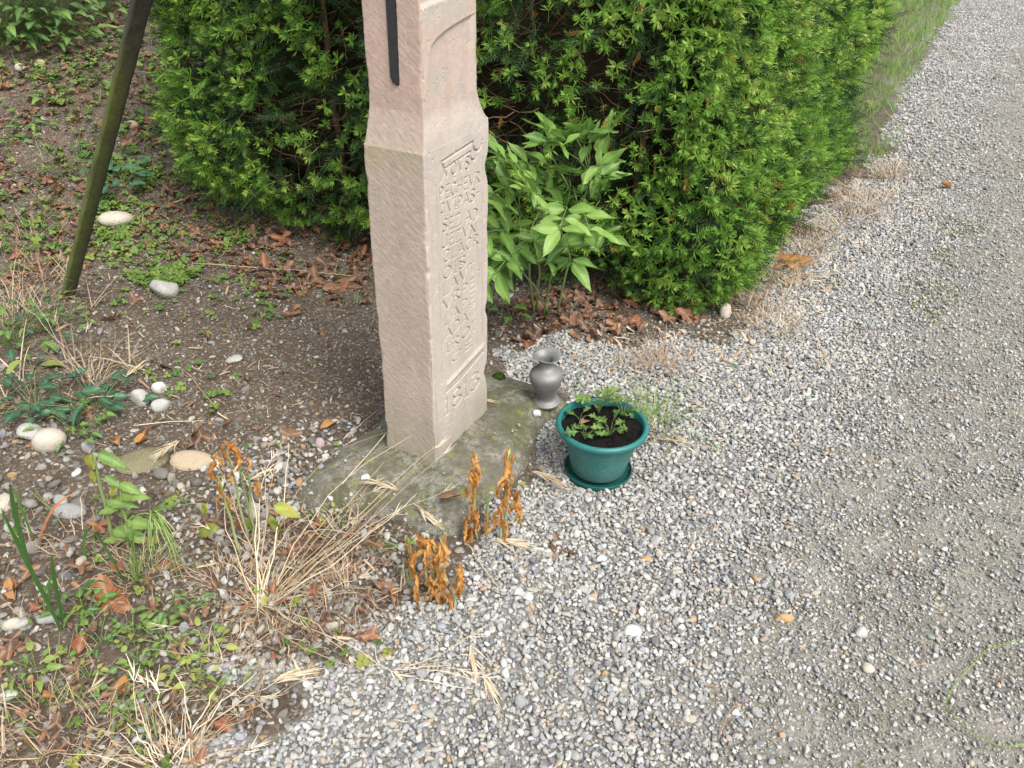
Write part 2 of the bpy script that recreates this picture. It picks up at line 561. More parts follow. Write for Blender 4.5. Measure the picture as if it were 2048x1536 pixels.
# stones lying in the soil on the garden side
def soil_layer(name, sp, smin, smax, fn, pk, y1=4.4, sink=0.35):
    x, y = jgrid(-2.8, 1.3, 0.45, y1, sp)
    k = inview(x, y) & ~gravel_at(x, y, 0.13)
    x, y = x[k], y[k]
    k = (rng.random(len(x)) < fn(x, y)) & ~inpoly(x, y, FOOTW)
    x, y = x[k], y[k]
    return put_stones(name, x, y, smin + (smax - smin) * rng.random(len(x)) ** 2.2, pk, sink)
LEFTSTONES = gpoly([(-250, 880), (60, 850), (230, 900), (330, 930), (520, 900), (620, 930), (600, 1010), (560, 1060), (420, 1060), (330, 1010), (200, 1060), (140, 1200), (60, 1330), (-80, 1560), (-500, 1560)])
MIXED = gpoly([(480, 880), (720, 830), (760, 900), (610, 960), (590, 1010), (720, 1030), (900, 1080), (1050, 940), (1060, 1060), (880, 1260), (700, 1350), (400, 1600), (60, 1600), (300, 1300), (330, 1000)])
HEDGEFOOT = gpoly([(970, 660), (1250, 640), (1430, 640), (1500, 560), (1640, 430), (1680, 450), (1530, 600), (1440, 720), (1200, 730), (990, 710)])
def patchy(x, y): return sstep(-0.2, 0.3, fbm(x * 4.5, y * 4.5, 91, 3))
soil_layer('pebbles', 0.014, 0.005, 0.015, lambda x, y: 0.36 + 0.30 * patchy(x, y), earth_kinds)
soil_layer('pebbles', 0.055, 0.016, 0.032, lambda x, y: 0.13 + 0.2 * patchy(x, y) + 0.4 * inpoly(x, y, HEDGEFOOT), earth_kinds)
soil_layer('pebbles', 0.028, 0.018, 0.044, lambda x, y: (0.35 + .4 * patchy(x, y)) * inpoly(x, y, LEFTSTONES), earth_kinds + gravel_kinds[8:], sink=0.3)
soil_layer('gravel', 0.020, 0.013, 0.028, lambda x, y: inpoly(x, y, MIXED) * (0.70 + 0.3 * patchy(x, y)) + inpoly(x, y, HEDGEFOOT) * 0.35, gravel_kinds + earth_kinds, sink=0.3)

# ------------------------------------------------------------------ stone pillar
PL, PF, PR = np.array([-.362, 1.858]), np.array([-.211, 1.783]), np.array([-.074, 2.044])
WA, WB = np.linalg.norm(PL - PF), np.linalg.norm(PR - PF)
EA, EB = (PL - PF) / WA, (PR - PF) / WB         # along the plain face, along the inscribed face
GLYPH = {
    'V': (0.62, [[(0, 1), (.31, 0)], [(.31, 0), (.62, 1)]]),
    'O': (0.62, [[(.31 + .29 * math.cos(a), .5 + .5 * math.sin(a)) for a in np.linspace(0, 2 * math.pi, 13)]]),
    'S': (0.50, [[(.47, .86), (.34, 1), (.16, .98), (.06, .80), (.14, .62), (.36, .46), (.46, .26), (.38, .06), (.18, 0), (.02, .14)]]),
    'P': (0.50, [[(.06, 0), (.06, 1)], [(.06, 1), (.32, 1), (.46, .88), (.46, .66), (.32, .52), (.06, .5)]]),
    'E': (0.48, [[(.06, 0), (.06, 1)], [(.06, 1), (.46, 1)], [(.06, .52), (.36, .52)], [(.06, 0), (.47, 0)]]),
    'C': (0.56, [[(.54, .82), (.40, .98), (.22, .98), (.06, .74), (.04, .40), (.14, .08), (.32, 0), (.54, .12)]]),
    'H': (0.60, [[(.06, 0), (.06, 1)], [(.54, 0), (.54, 1)], [(.06, .5), (.54, .5)]]),
    'R': (0.54, [[(.06, 0), (.06, 1)], [(.06, 1), (.32, 1), (.46, .88), (.46, .68), (.32, .54), (.06, .52)], [(.26, .52), (.52, 0)]]),
    'Q': (0.56, [[(.44, 1), (.44, -.22)], [(.44, .98), (.22, .98), (.06, .80), (.06, .40), (.20, .24), (.44, .28)]]),
    'U': (0.58, [[(.05, 1), (.05, .26), (.16, .03), (.36, 0), (.50, .16)], [(.52, 1), (.52, 0)]]),
    'I': (0.22, [[(.11, 0), (.11, 1)], [(.02, 1), (.20, 1)], [(.02, 0), (.20, 0)]]),
    'A': (0.62, [[(0, 0), (.31, 1)], [(.31, 1), (.62, 0)], [(.12, .36), (.50, .36)]]),
    'Z': (0.54, [[(.04, 1), (.50, 1)], [(.50, 1), (.04, 0)], [(.04, 0), (.52, 0)]]),
    'D': (0.58, [[(.06, 0), (.06, 1)], [(.06, 1), (.32, .98), (.54, .74), (.54, .30), (.32, .02), (.06, 0)]]),
    'N': (0.60, [[(.06, 0), (.06, 1)], [(.06, 1), (.54, 0)], [(.54, 0), (.54, 1)]]),
    'L': (0.46, [[(.06, 0), (.06, 1)], [(.06, 0), (.46, .02)]]),
    'T': (0.54, [[(.27, 0), (.27, 1)], [(.02, 1), (.52, 1)]]),
    '1': (0.26, [[(.13, 0), (.13, 1)], [(.13, 1), (.00, .86)], [(.02, 0), (.26, 0)]]),
    '8': (0.52, [[(.26 + .20 * math.cos(a), .76 + .24 * math.sin(a)) for a in np.linspace(0, 2 * math.pi, 11)],
                 [(.26 + .25 * math.cos(a), .26 + .26 * math.sin(a)) for a in np.linspace(0, 2 * math.pi, 11)]]),
    '3': (0.52, [[(.04, .92), (.20, 1), (.42, .92), (.46, .74), (.36, .58), (.18, .54)], [(.36, .56), (.50, .38), (.48, .16), (.30, 0), (.10, .02), (.02, .14)]]),
    '-': (0.30, [[(.04, .55), (.28, .55)]]),
    ' ': (0.22, []),
}
LINES = [('VOVS', .082, .200, .872, .864, .031, 1.0), ('PECHEVR', .060, .250, .822, .812, .031, 1.0), ('QVIPAS-', .062, .245, .782, .770, .031, .95),
         ('SEZ AD', .070, .240, .738, .716, .031, .9), ('UEZVN', .064, .232, .697, .680, .030, .9), ('CLACR', .072, .244, .655, .645, .031, .9),
         ('OIS', .068, .178, .611, .606, .031, .9), ('LAVT', .066, .224, .566, .575, .031, .9), ('VRPE', .065, .226, .524, .528, .030, .9),
         ('LAPE', .067, .222, .478, .482, .031, .9), ('ADAT', .068, .222, .436, .448, .029, .9), ('IROI', .070, .222, .392, .398, .029, .9),
         ('CE', .098, .205, .346, .352, .027, .9), ('1813', .058, .246, .197, .192, .055, 1.15)]
STROKES = []
for txt, u0, u1, v0, v1, h, dep in LINES:
    nat = sum(GLYPH[c][0] + 0.16 for c in txt) - 0.16
    k = (u1 - u0) / nat
    u = u0
    for c in txt:
        w, ss = GLYPH[c]
        base = v0 + (v1 - v0) * (u - u0) / (u1 - u0)
        jit = random.uniform(-.0015, .0015)
        for s in ss:
            STROKES.append(([(u + a * k, base + jit + b * h) for a, b in s], 0.00150 if h < .05 else 0.0022, 0.0046 * dep))
        u += (w + 0.16) * k
# carved frame round the inscription
def arc(cx, cy, r, a0, a1, n=7): return [(cx + r * math.cos(R(a)), cy + r * math.sin(R(a))) for a in np.linspace(a0, a1, n)]
STROKES += [
    ([(.071, .913), (.215, .926)], 0.00230, .0060), (arc(.239, .920, .022, 165, 330), 0.00245, .0060),
    ([(.083, .893), (.205, .905)], 0.00202, .0045), (arc(.222, .897, .018, 160, 320), 0.00216, .0045),
    (arc(.058, .890, .026, 60, -70), 0.00187, .0035),
    ([(.048, .865), (.050, .62), (.049, .31)], 0.00173, .0028), ([(.058, .80), (.060, .55), (.058, .33)], 0.00130, .0016),
    ([(.262, .875), (.264, .60), (.262, .32)], 0.00187, .0030), ([(.275, .87), (.277, .60), (.275, .33)], 0.00144, .0018),
    ([(.064, .272), (.130, .272), (.200, .285), (.268, .298)], 0.00259, .0065)]
ncolA, ncolB, ncolK = 84, 270, 14
za = np.concatenate([np.linspace(0.0, 1.02, 800), np.linspace(1.02, 1.42, 200)[1:], np.linspace(1.42, 2.35, 60)[1:]])
# perimeter samples in the local frame (a along EA from PF, b along EB from PF)
SIDE, Sa, Sb = [], [], []
def side(k, n, fa, fb):
    t = np.linspace(0, 1, n, endpoint=False)
    SIDE.extend([k] * n); Sa.extend(fa(t)); Sb.extend(fb(t))
side(0, ncolB, lambda t: t * 0, lambda t: t)                 # inscribed face, PF -> PR
side(1, ncolK, lambda t: t, lambda t: t * 0 + 1)
side(2, ncolK, lambda t: t * 0 + 1, lambda t: 1 - t)
side(3, ncolA, lambda t: 1 - t, lambda t: t * 0)             # plain face, PL -> PF
SIDE, Sa, Sb = np.array(SIDE), np.array(Sa), np.array(Sb)
nper = len(SIDE)
ZZ = np.repeat(za[:, None], nper, 1)
sh = np.clip((za - 0.948) / 0.085, 0, 1) ** 0.75                                 # the sloping shoulder
sh_far = np.clip((za - 0.968) / 0.075, 0, 1) ** 0.6
lo_a = (0.004 * sh)[:, None]                                 # inset of the inscribed face
hi_a = (WA - 0.015 * sh)[:, None]
lo_b = (0.016 * sh)[:, None]                                 # inset of the plain face
hi_b = (WB - 0.050 * sh_far)[:, None]
A_ = lo_a + (hi_a - lo_a) * Sa[None]
B_ = lo_b + (hi_b - lo_b) * Sb[None]
inU, inV = B_.copy(), ZZ
rad = 0.005 + 0.015 * np.clip(fbm(ZZ * 16, SIDE[None] * 3.1 + Sa[None] * 0.5 + (Sb[None] > .5), 21, 4) + 0.05, 0, 1) ** 1.2
# bigger chips on the two long outer arrises, where the photograph shows them
def chip(z0, w, d): return d * np.exp(-((ZZ - z0) / w) ** 2)
farB, farA = (Sb[None] > .8), (Sa[None] > .8)
rad = rad + farB * (chip(.845, .03, .020) + chip(.43, .022, .018) + chip(.215, .03, .022) + chip(.62, .012, .006)) * (Sa[None] < .5)
rad = rad + farA * (chip(.86, .02, .008) + chip(.30, .05, .006)) * (Sb[None] < .5)
rad = rad + ((Sa[None] < .25) & (Sb[None] < .25)) * (chip(.655, .012, .010) + chip(.47, .012, .006))
ca = np.clip(A_, lo_a + rad, hi_a - rad); cb = np.clip(B_, lo_b + rad, hi_b - rad)
da, db = A_ - ca, B_ - cb
dl = np.sqrt(da * da + db * db) + 1e-9
na_, nb_ = da / dl, db / dl
calm = np.where((SIDE == 0)[None], 0.10, 0.42)
D = calm * (0.0030 * fbm(inU * 26 + SIDE[None] * 9, ZZ * 26 + A_ * 26, 23, 4) + 0.0012 * fbm(inU * 150 + A_ * 150, ZZ * 150, 24, 2))
D = D + 0.0020 * fbm(inU * 5 + SIDE[None] * 4 + A_ * 5, ZZ * 5, 28, 2)
# dressed surface of the plain face: fine slanting tool marks
mA = (SIDE == 3)[None]
D = D + mA * 0.0005 * fbm((A_ * 0.75 + ZZ * 0.66) * 40, (ZZ * 0.75 - A_ * 0.66) * 190, 26, 2)
# carving on the inscribed face
mB = SIDE == 0
U, V_ = B_[:, mB], ZZ[:, mB]
carve = np.zeros_like(U)
groove_brown = np.zeros_like(U)
for pts, w, dep in STROKES:
    pts = np.array(pts)
    vmin, vmax = pts[:, 1].min() - .008, pts[:, 1].max() + .008
    r0, r1 = np.searchsorted(za, vmin), np.searchsorted(za, vmax)
    if r1 <= r0: continue
    u, v = U[r0:r1], V_[r0:r1]
    best = np.full(u.shape, 9.0)
    for (x1, y1), (x2, y2) in zip(pts[:-1], pts[1:]):
        L2 = (x2 - x1) ** 2 + (y2 - y1) ** 2 + 1e-12
        t = np.clip(((u - x1) * (x2 - x1) + (v - y1) * (y2 - y1)) / L2, 0, 1)
        best = np.minimum(best, np.hypot(u - x1 - t * (x2 - x1), v - y1 - t * (y2 - y1)))
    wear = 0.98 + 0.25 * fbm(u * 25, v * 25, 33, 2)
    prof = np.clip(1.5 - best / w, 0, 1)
    groove_brown[r0:r1] = np.maximum(groove_brown[r0:r1], np.clip(dep / .0046, 0, 1) * np.clip(wear, .2, 1.1) * sstep(1.25, .35, best / w))
    carve[r0:r1] = np.minimum(carve[r0:r1], -dep * np.clip(wear, .25, 1.2) * prof)
# raised moulding under the inscription
lineV = 0.283 + (U - .064) * 0.13
carve += 0.005 * np.exp(-((V_ - lineV - .012) / .008) ** 2) * sstep(.06, .075, U) * sstep(.28, .262, U)
# upper shaft: sunk field with a curved corner on the inscribed face, and a sunk panel above it
bl = 0.009 + 0.048 * np.clip((V_ - .985) / .19, 0, 1) ** 1.15 + 0.16 * np.clip((V_ - 1.165) / .045, 0, 2) ** 2.0
carve += -0.0065 * sstep(hi_b, hi_b - .035, U) * sstep(-.004, .006, U - bl) * sstep(.97, 1.03, V_) * sstep(1.234, 1.222, V_)
carve += -0.006 * sstep(.03, .0, np.abs(U - .0)) * sstep(.99, 1.12, V_) * sstep(1.226, 1.216, V_)
carve += -0.0075 * sstep(.016, .022, U) * sstep(.236, .228, U + 0 * V_) * sstep(1.252, 1.262, V_ - 0.10 * (U - .1))
pit = fbm(U * 150, V_ * 150, 35, 2)
carve += -0.0016 * np.clip(pit - 0.42, 0, 1) * 8
D[:, mB] += carve
Ap, Bp = ca + na_ * (rad + D), cb + nb_ * (rad + D)
PV = np.zeros(Ap.shape + (3,))
PV[..., 0] = PF[0] + Ap * EA[0] + Bp * EB[0]
PV[..., 1] = PF[1] + Ap * EA[1] + Bp * EB[1]
PV[..., 2] = ZZ
s = NT('weathered_sandstone')
o = s.pos()
sx = s.n('ShaderNodeSeparateXYZ'); s.s(sx.inputs[0], o)
zz = sx.outputs[2]
face = s.attr('inscribed')
n1, n2, n3, n4 = s.noise(o, 7, 5), s.noise(o, 60, 5, 0.7), s.noise(o, 260, 3, 0.7), s.noise(o, 3.2, 4)
base = s.mix(n1, (0.335, 0.272, 0.222), (0.425, 0.355, 0.295))
base = s.mix(s.math('MULTIPLY', face, 0.75), base, s.mix(n1, (0.36, 0.322, 0.285), (0.445, 0.402, 0.36)))
pink = s.mix(n1, (0.395, 0.272, 0.218), (0.455, 0.345, 0.288))
up = s.ramp(s.math('ADD', zz, s.math('MULTIPLY', s.math('SUBTRACT', n4, 0.5), 0.22)), [(0.50, 0.0), (0.57, 1.0)])
mp = s.n('ShaderNodeMapRange'); s.s(mp.inputs[0], s.math('ADD', zz, s.math('MULTIPLY', s.math('SUBTRACT', n4, 0.5), 0.25)))
mp.inputs[1].default_value = 0.96; mp.inputs[2].default_value = 1.06
base = s.mix(s.math('MULTIPLY', mp.outputs[0], s.math('SUBTRACT', 0.9, s.math('MULTIPLY', face, 0.35))), base, pink)
base = s.mix(0.5, base, s.ramp(n2, [(0.25, 0.6), (0.7, 1.0)]), 'MULTIPLY')
base = s.mix(s.ramp(n3, [(0.62, 0.0), (0.75, 0.6)]), base, (0.50, 0.45, 0.39))
base = s.mix(s.ramp(n3, [(0.25, 0.5), (0.36, 0.0)]), base, (0.19, 0.155, 0.125))
# grey lichen on the shoulder and the sunk panel, olive stain under the ledge, green at the foot
lich = s.ramp(s.noise(o, 16, 5, 0.7), [(0.50, 0.0), (0.60, 1.0)])
m2 = s.n('ShaderNodeMapRange'); s.s(m2.inputs[0], zz); m2.inputs[1].default_value = .86; m2.inputs[2].default_value = .97
base = s.mix(s.math('MULTIPLY', s.math('MULTIPLY', m2.outputs[0], lich), s.math('ADD', 0.12, s.math('MULTIPLY', face, 0.33))), base, (0.27, 0.275, 0.25))
led = s.math('MULTIPLY', s.ramp(zz, [(0.88, 0.0), (0.93, 1.0), (0.945, 1.0), (0.965, 0.0)]), s.math('SUBTRACT', 1.0, face))
base = s.mix(s.math('MULTIPLY', led, s.ramp(n1, [(0.35, 0.1), (0.6, 0.75)])), base, (0.27, 0.235, 0.12))
ft = s.n('ShaderNodeMapRange'); s.s(ft.inputs[0], s.math('ADD', zz, s.math('MULTIPLY', s.math('SUBTRACT', n1, 0.5), 0.16)))
ft.inputs[1].default_value = 0.20; ft.inputs[2].default_value = 0.05
base = s.mix(s.math('MULTIPLY', ft.outputs[0], 0.62), base, s.mix(n2, (0.14, 0.13, 0.075), (0.27, 0.265, 0.19)))
stv = s.n('ShaderNodeMapping'); stv.inputs['Scale'].default_value = (1, 1, 0.08); s.s(stv.inputs[0], o)
streak = s.ramp(s.noise(stv.outputs[0], 26, 4, 0.6), [(0.50, 0.0), (0.70, 1.0)])
base = s.mix(s.math('MULTIPLY', streak, 0.22), base, (0.20, 0.175, 0.14))
panel = s.attr('panel')
base = s.mix(s.math('MULTIPLY', panel, 0.6), base, s.mix(n2, (0.24, 0.225, 0.19), (0.42, 0.40, 0.35)))
base = s.mix(s.math('MULTIPLY', s.attr('groove_brown'), s.ramp(n2, [(0.3, 0.62), (0.7, 0.25)])), base, (0.155, 0.115, 0.085))  # browner tone inside the carved strokes
sm = s.bsdf(base, 0.92, s.bump(s.math('ADD', s.math('MULTIPLY', n3, 0.9), n2), 0.5, 0.0020), 0.15)
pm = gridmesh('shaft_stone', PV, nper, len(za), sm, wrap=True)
inscr = np.zeros(Ap.shape); inscr[:, mB] = 1; inscr[:, SIDE == 1] = 0.5
inscr = inscr * 1.0
fattr(pm, 'inscribed', inscr)
pan = np.zeros(Ap.shape)
pan[:, mB] = sstep(.016, .022, U) * sstep(.236, .228, U) * sstep(1.215, 1.235, V_ - 0.10 * (U - .1))
fattr(pm, 'panel', pan)
groove_full = np.zeros(Ap.shape); groove_full[:, mB] = groove_brown
fattr(pm, 'groove_brown', groove_full)
pillar = thing('stone_pillar', 'tall weathered sandstone pillar carved with worn capital lettering and 1813', 'pillar', (float(PF[0]), float(PF[1]), 0))
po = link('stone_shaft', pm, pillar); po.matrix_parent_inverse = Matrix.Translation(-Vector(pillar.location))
tm = MB()
topc = [PV[-1, i] for i in (0, ncolB, ncolB + ncolK, ncolB + 2 * ncolK)]
tm.add([tuple(p) for p in topc] + [(float(np.mean([p[0] for p in topc])), float(np.mean([p[1] for p in topc])), 2.38)], [(0, 1, 4), (1, 2, 4), (2, 3, 4), (3, 0, 4)])
capo = tm.build('weathered_top', sm, pillar, smooth=False); capo.matrix_parent_inverse = Matrix.Translation(-Vector(pillar.location))
# iron bar let into the plain face
im = NT('black_painted_iron')
o = im.obco()
im.bsdf(im.mix(im.noise(o, 60, 4), (0.013, 0.014, 0.015), (0.032, 0.033, 0.035)), 0.6, im.bump(im.noise(o, 300, 3), 0.3, 0.002), 0.3)
def onA(u, z, out):     # u from PL towards PF on the plain face, OUT metres proud of the shaft
    q = PL - EA * u
    b = 0.016 - out
    return (q[0] + EB[0] * b, q[1] + EB[1] * b, z)
bb = bmesh.new()
outl = [(.0805, 2.2), (.0805, 1.105), (.086, 1.092), (.097, 1.087), (.1025, 1.089), (.1035, 1.10), (.1060, 1.25), (.108, 2.2)]
fr = [bb.verts.new(onA(u, z, .0045)) for u, z in outl]
bk = [bb.verts.new(onA(u, z, -.010)) for u, z in outl]
bb.faces.new(fr)
for i in range(len(outl)):
    j = (i + 1) % len(outl)
    bb.faces.new((fr[j], fr[i], bk[i], bk[j]))
bmesh.ops.recalc_face_normals(bb, faces=bb.faces[:])
bmesh.ops.bevel(bb, geom=[e for e in bb.edges if all(v in fr for v in e.verts)], offset=.002, segments=2, affect='EDGES')
bme = bpy.data.meshes.new('inlay_bar'); bb.to_mesh(bme); bb.free(); bme.materials.append(im.m)
bo = link('inlay_bar', bme, pillar, label='black bar with a blunt end let into the pink upper shaft')
bo.matrix_parent_inverse = Matrix.Translation(-Vector(pillar.location))

# ------------------------------------------------------------------ concrete footing
fw_ = np.array(FOOTW)
cen = np.array([-0.20, 1.90])
ang = np.arctan2(fw_[:, 1] - cen[1], fw_[:, 0] - cen[0]); dist = np.hypot(fw_[:, 0] - cen[0], fw_[:, 1] - cen[1])
od = np.argsort(ang)
na2, nr2 = 220, 70
th = np.linspace(-np.pi, np.pi, na2, endpoint=False)
rr = np.interp(th, ang[od], dist[od], period=2 * np.pi)
k5 = np.array([1, 2, 3, 2, 1.]); k5 /= k5.sum()
rr = np.convolve(np.pad(rr, 2, 'wrap'), k5, 'valid')
tt = np.linspace(0, 1.03, nr2)
FX = cen[0] + tt[:, None] * rr[None] * np.cos(th)[None]
FY = cen[1] + tt[:, None] * rr[None] * np.sin(th)[None]
hump = 0.085 * np.clip(1 - (tt[:, None] / 1.03) ** 2.0, 0, 1) ** 0.62
FZ = HG(FX, FY) - 0.003 + hump + 0.018 * fbm(FX * 8, FY * 8, 51, 4) * np.clip(1.2 - tt, 0, 1)[:, None] + 0.003 * fbm(FX * 60, FY * 60, 52, 3)
c = NT('mossy_concrete')
o = c.pos()
n1, n2, n3 = c.noise(o, 8, 5), c.noise(o, 55, 5, 0.7), c.noise(o, 240, 3, 0.7)
col = c.mix(n2, (0.072, 0.066, 0.046), (0.225, 0.210, 0.165))
col = c.mix(c.ramp(n1, [(0.44, 0.0), (0.62, 0.75)]), col, c.mix(n2, (0.052, 0.056, 0.022), (0.150, 0.150, 0.068)))
col = c.mix(c.math('MULTIPLY', c.ramp(c.noise(o, 11, 4), [(0.44, 0.0), (0.58, 0.9)]), c.ramp(c.math('ADD', c.math('MULTIPLY', n3, 0.5), c.math('MULTIPLY', n2, 0.5)), [(0.44, 0.0), (0.60, 0.85)])), col, (0.36, 0.35, 0.31))
col = c.mix(c.math('MULTIPLY', c.ramp(c.noise(o, 26, 3), [(0.60, 0.0), (0.66, 1.0)]), 0.6), col, (0.23, 0.23, 0.05))
cm = c.bsdf(col, 0.95, c.bump(c.math('ADD', n2, c.math('MULTIPLY', n3, 0.9)), 1.0, 0.008), 0.1)
fme = gridmesh('concrete_footing', np.stack([FX, FY, FZ], -1), na2, nr2, cm, wrap=True)
fo = link('concrete_footing', fme)
tag(fo, 'low mossy concrete mound spread round the foot of the stone pillar', 'footing')
def FH(x, y):
    """Height of the footing or else the ground at x, y."""
    a = math.atan2(y - cen[1], x - cen[0]); d = math.hypot(x - cen[0], y - cen[1])
    r = float(np.interp(a, th, rr, period=2 * np.pi)); t = d / r
    h = float(HG(x, y))
    return h - 0.003 + 0.085 * max(0, 1 - (t / 1.03) ** 2.0) ** 0.62 if t < 1 else h

xx, yy = jgrid(FX.min(), FX.max(), FY.min(), FY.max(), .018)
aa = np.arctan2(yy - cen[1], xx - cen[0]); tq = np.hypot(xx - cen[0], yy - cen[1]) / np.interp(aa, th, rr, period=2 * np.pi)
kk = (tq < 1.02) & (rng.random(len(xx)) < .45 * sstep(.80, 1.0, tq + .25 * fbm(xx * 12, yy * 12, 55, 2)) + .012) & (yy < 2.1)
xx, yy = xx[kk], yy[kk]
sz_ = .006 + .014 * rng.random(len(xx)) ** 2
scatter('gravel', np.array([(a_, b_, FH(a_, b_) + s_ * .15) for a_, b_, s_ in zip(xx, yy, sz_)]), np.stack([rng.normal(0, .4, len(xx)), rng.normal(0, .4, len(xx)), rng.random(len(xx)) * 6.28], -1), sz_ / 2, rng.integers(0, len(gravel_kinds), len(xx)), rng.random(len(xx)), gravel_kinds)

# ------------------------------------------------------------------ brace
w = NT('algae_covered_wood')
o = w.obco()
st = w.n('ShaderNodeMapping'); st.inputs['Scale'].default_value = (1, 1, 0.06); w.s(st.inputs[0], o)
n1, n2 = w.noise(st.outputs[0], 90, 5), w.noise(o, 9, 4)
col = w.mix(n1, (0.020, 0.019, 0.015), (0.055, 0.05, 0.038))
col = w.mix(w.math('MULTIPLY', w.attr('algae'), w.ramp(n2, [(0.3, 0.45), (0.55, 1.0)])), col, w.mix(n1, (0.070, 0.088, 0.018), (0.135, 0.155, 0.040)))
wm = w.bsdf(col, 0.85, w.bump(n1, 0.7, 0.004), 0.2)
b0 = G(130, 592); b0 = Vector((b0.x, b0.y, float(HG(b0.x, b0.y)) - 0.10 / 1.2 * 1.2))
b1 = RY(276, 0, 2.31)
bd = (b1 - Vector((b0.x, b0.y, b0.z + .10))).normalized()
b0 = b0 - bd * 0.05 + Vector((0, 0, .08))
b2 = b1 + bd * 1.35
bs = MB()
ax = Vector((1, 0.35, 0)); ax = (ax - bd * ax.dot(bd)).normalized(); ay = bd.cross(ax)
ns = 60
LB = (b2 - b0).length
rows = []
for i in range(ns + 1):
    q = b0 + bd * LB * i / ns
    for (cx_, cy_) in ((-.8, -1), (.8, -1), (1, -.8), (1, .8), (.8, 1), (-.8, 1), (-1, .8), (-1, -.8)):
        e = 1 + 0.05 * random.uniform(-1, 1)
        rows.append(q + (ax * cx_ + ay * cy_) * 0.0212 * e)
vs = rows
fs = [(i * 8 + k, i * 8 + (k + 1) % 8, (i + 1) * 8 + (k + 1) % 8, (i + 1) * 8 + k) for i in range(ns) for k in range(8)] + [tuple(range(7, -1, -1)), tuple(ns * 8 + k for k in range(8))]
bs.add(vs, fs)
bme = bs.mesh('wooden_brace', wm, smooth=False)
nrm_out = []
for i in range(ns + 1):
    zrel = i / ns
    for (cx_, cy_) in ((-.8, -1), (.8, -1), (1, -.8), (1, .8), (.8, 1), (-.8, 1), (-1, .8), (-1, -.8)):
        facing = 1.0 if (cx_ < .9 and cy_ < 0.9 and (cx_ < 0 or cy_ < 0)) else 0.0
        nrm_out.append(facing * (1.0 if zrel < .42 else max(0, 1 - (zrel - .42) * 9)) * (0.15 if cx_ > 0.5 else 1.0))
fattr(bme, 'algae', nrm_out)
tag(link('wooden_brace', bme), 'dark square brace green with algae leaning up from the leaf-strewn soil', 'brace')

# ------------------------------------------------------------------ pewter vase
v = NT('dull_pewter')
o = v.obco()
n1, n2 = v.noise(o, 25, 4), v.noise(o, 140, 4, 0.7)
col = v.mix(n1, (0.15, 0.15, 0.147), (0.25, 0.248, 0.24))
col = v.mix(v.ramp(n2, [(0.5, 0.0), (0.75, 0.5)]), col, (0.34, 0.34, 0.325))
vm = v.bsdf(col, v.ramp(n2, [(0.3, 0.52), (0.7, 0.72)]), v.bump(v.math('ADD', n2, n1), 0.22, 0.004), 0.4, 0.6)
vb = G(1092, 824)
vz = FH(vb.x, vb.y)
prof = [(.0, .004), (.030, .004), (.043, 0), (.0445, .003), (.043, .007), (.036, .010), (.030, .014), (.028, .020), (.0285, .028), (.034, .045), (.043, .066), (.0505, .086), (.0525, .097),
        (.0515, .106), (.047, .115), (.039, .121), (.030, .125), (.024, .130), (.0215, .137), (.0212, .146), (.0225, .153), (.027, .160), (.034, .166), (.0405, .171), (.0415, .1725),
        (.040, .1732), (.034, .170), (.026, .164), (.021, .157), (.0195, .148), (.019, .13), (.016, .10), (0, .09)]
def pinch(V, a):
    z = np.clip((V[..., 2] - .155) / .018, 0, 1)
    V[..., 2] += z * (0.005 * np.cos(2 * (a - 0.9)) + 0.004 * np.cos(a - 2.2))
    k = 1 + z * (0.06 * np.cos(2 * (a - 0.2)) + .03 * np.cos(3 * a))
    V[..., 0] *= k; V[..., 1] *= k
    return V
vo_ = link('pewter_vase', lathe('pewter_vase', prof, vm, 56, pinch), loc=(vb.x, vb.y, vz + .001), rot=(R(1.2), R(-3), 0), scl=1.03)
tag(vo_, 'dull grey pewter vase with flared lip standing on the footing edge', 'vase')

# ------------------------------------------------------------------ green flower pot on its saucer
p = NT('dusty_green_plastic')
o = p.obco()
n1, n2 = p.noise(o, 14, 5), p.noise(o, 160, 4, 0.75)
sz = p.n('ShaderNodeSeparateXYZ'); p.s(sz.inputs[0], o)
col = p.mix(n1, (0.006, 0.098, 0.092), (0.012, 0.135, 0.124))
dust = p.math('MULTIPLY', p.ramp(n2, [(0.42, 0.0), (0.68, 1.0)]), p.ramp(n1, [(0.3, 0.15), (0.7, 0.75)]))
dirt = p.n('ShaderNodeMapRange'); p.s(dirt.inputs[0], sz.outputs[2]); dirt.inputs[1].default_value = .150; dirt.inputs[2].default_value = .125
dirt.inputs[3].default_value = 0.10; dirt.inputs[4].default_value = 0.75
col = p.mix(p.math('MULTIPLY', dust, dirt.outputs[0]), col, (0.22, 0.25, 0.21))
spl = p.math('MULTIPLY', p.ramp(p.noise(o, 330, 2), [(0.60, 0.0), (0.66, 1.0)]), p.ramp(p.noise(o, 22, 3), [(0.40, 0.1), (0.65, 0.9)]))
col = p.mix(p.math('MULTIPLY', spl, 0.55), col, (0.26, 0.24, 0.19))
low = p.n('ShaderNodeMapRange'); p.s(low.inputs[0], p.math('ADD', sz.outputs[2], p.math('MULTIPLY', n1, 0.03))); low.inputs[1].default_value = .065; low.inputs[2].default_value = .015
col = p.mix(p.math('MULTIPLY', low.outputs[0], 0.45), col, (0.10, 0.085, 0.062))
pmat = p.bsdf(col, 0.42, p.bump(n2, 0.12, 0.001), 0.4)
pc = Vector((POT_C.x, POT_C.y, float(HG(POT_C.x, POT_C.y)) + .004))
sau = [(0, .003), (.086, .003), (.093, .006), (.0965, .016), (.0985, .020), (.100, .0185), (.0995, .015), (.0975, .002), (.096, -.004), (0, -.004)]
pd = NT('dark_green_plastic'); o = pd.obco(); n1 = pd.noise(o, 60, 4, 0.7)
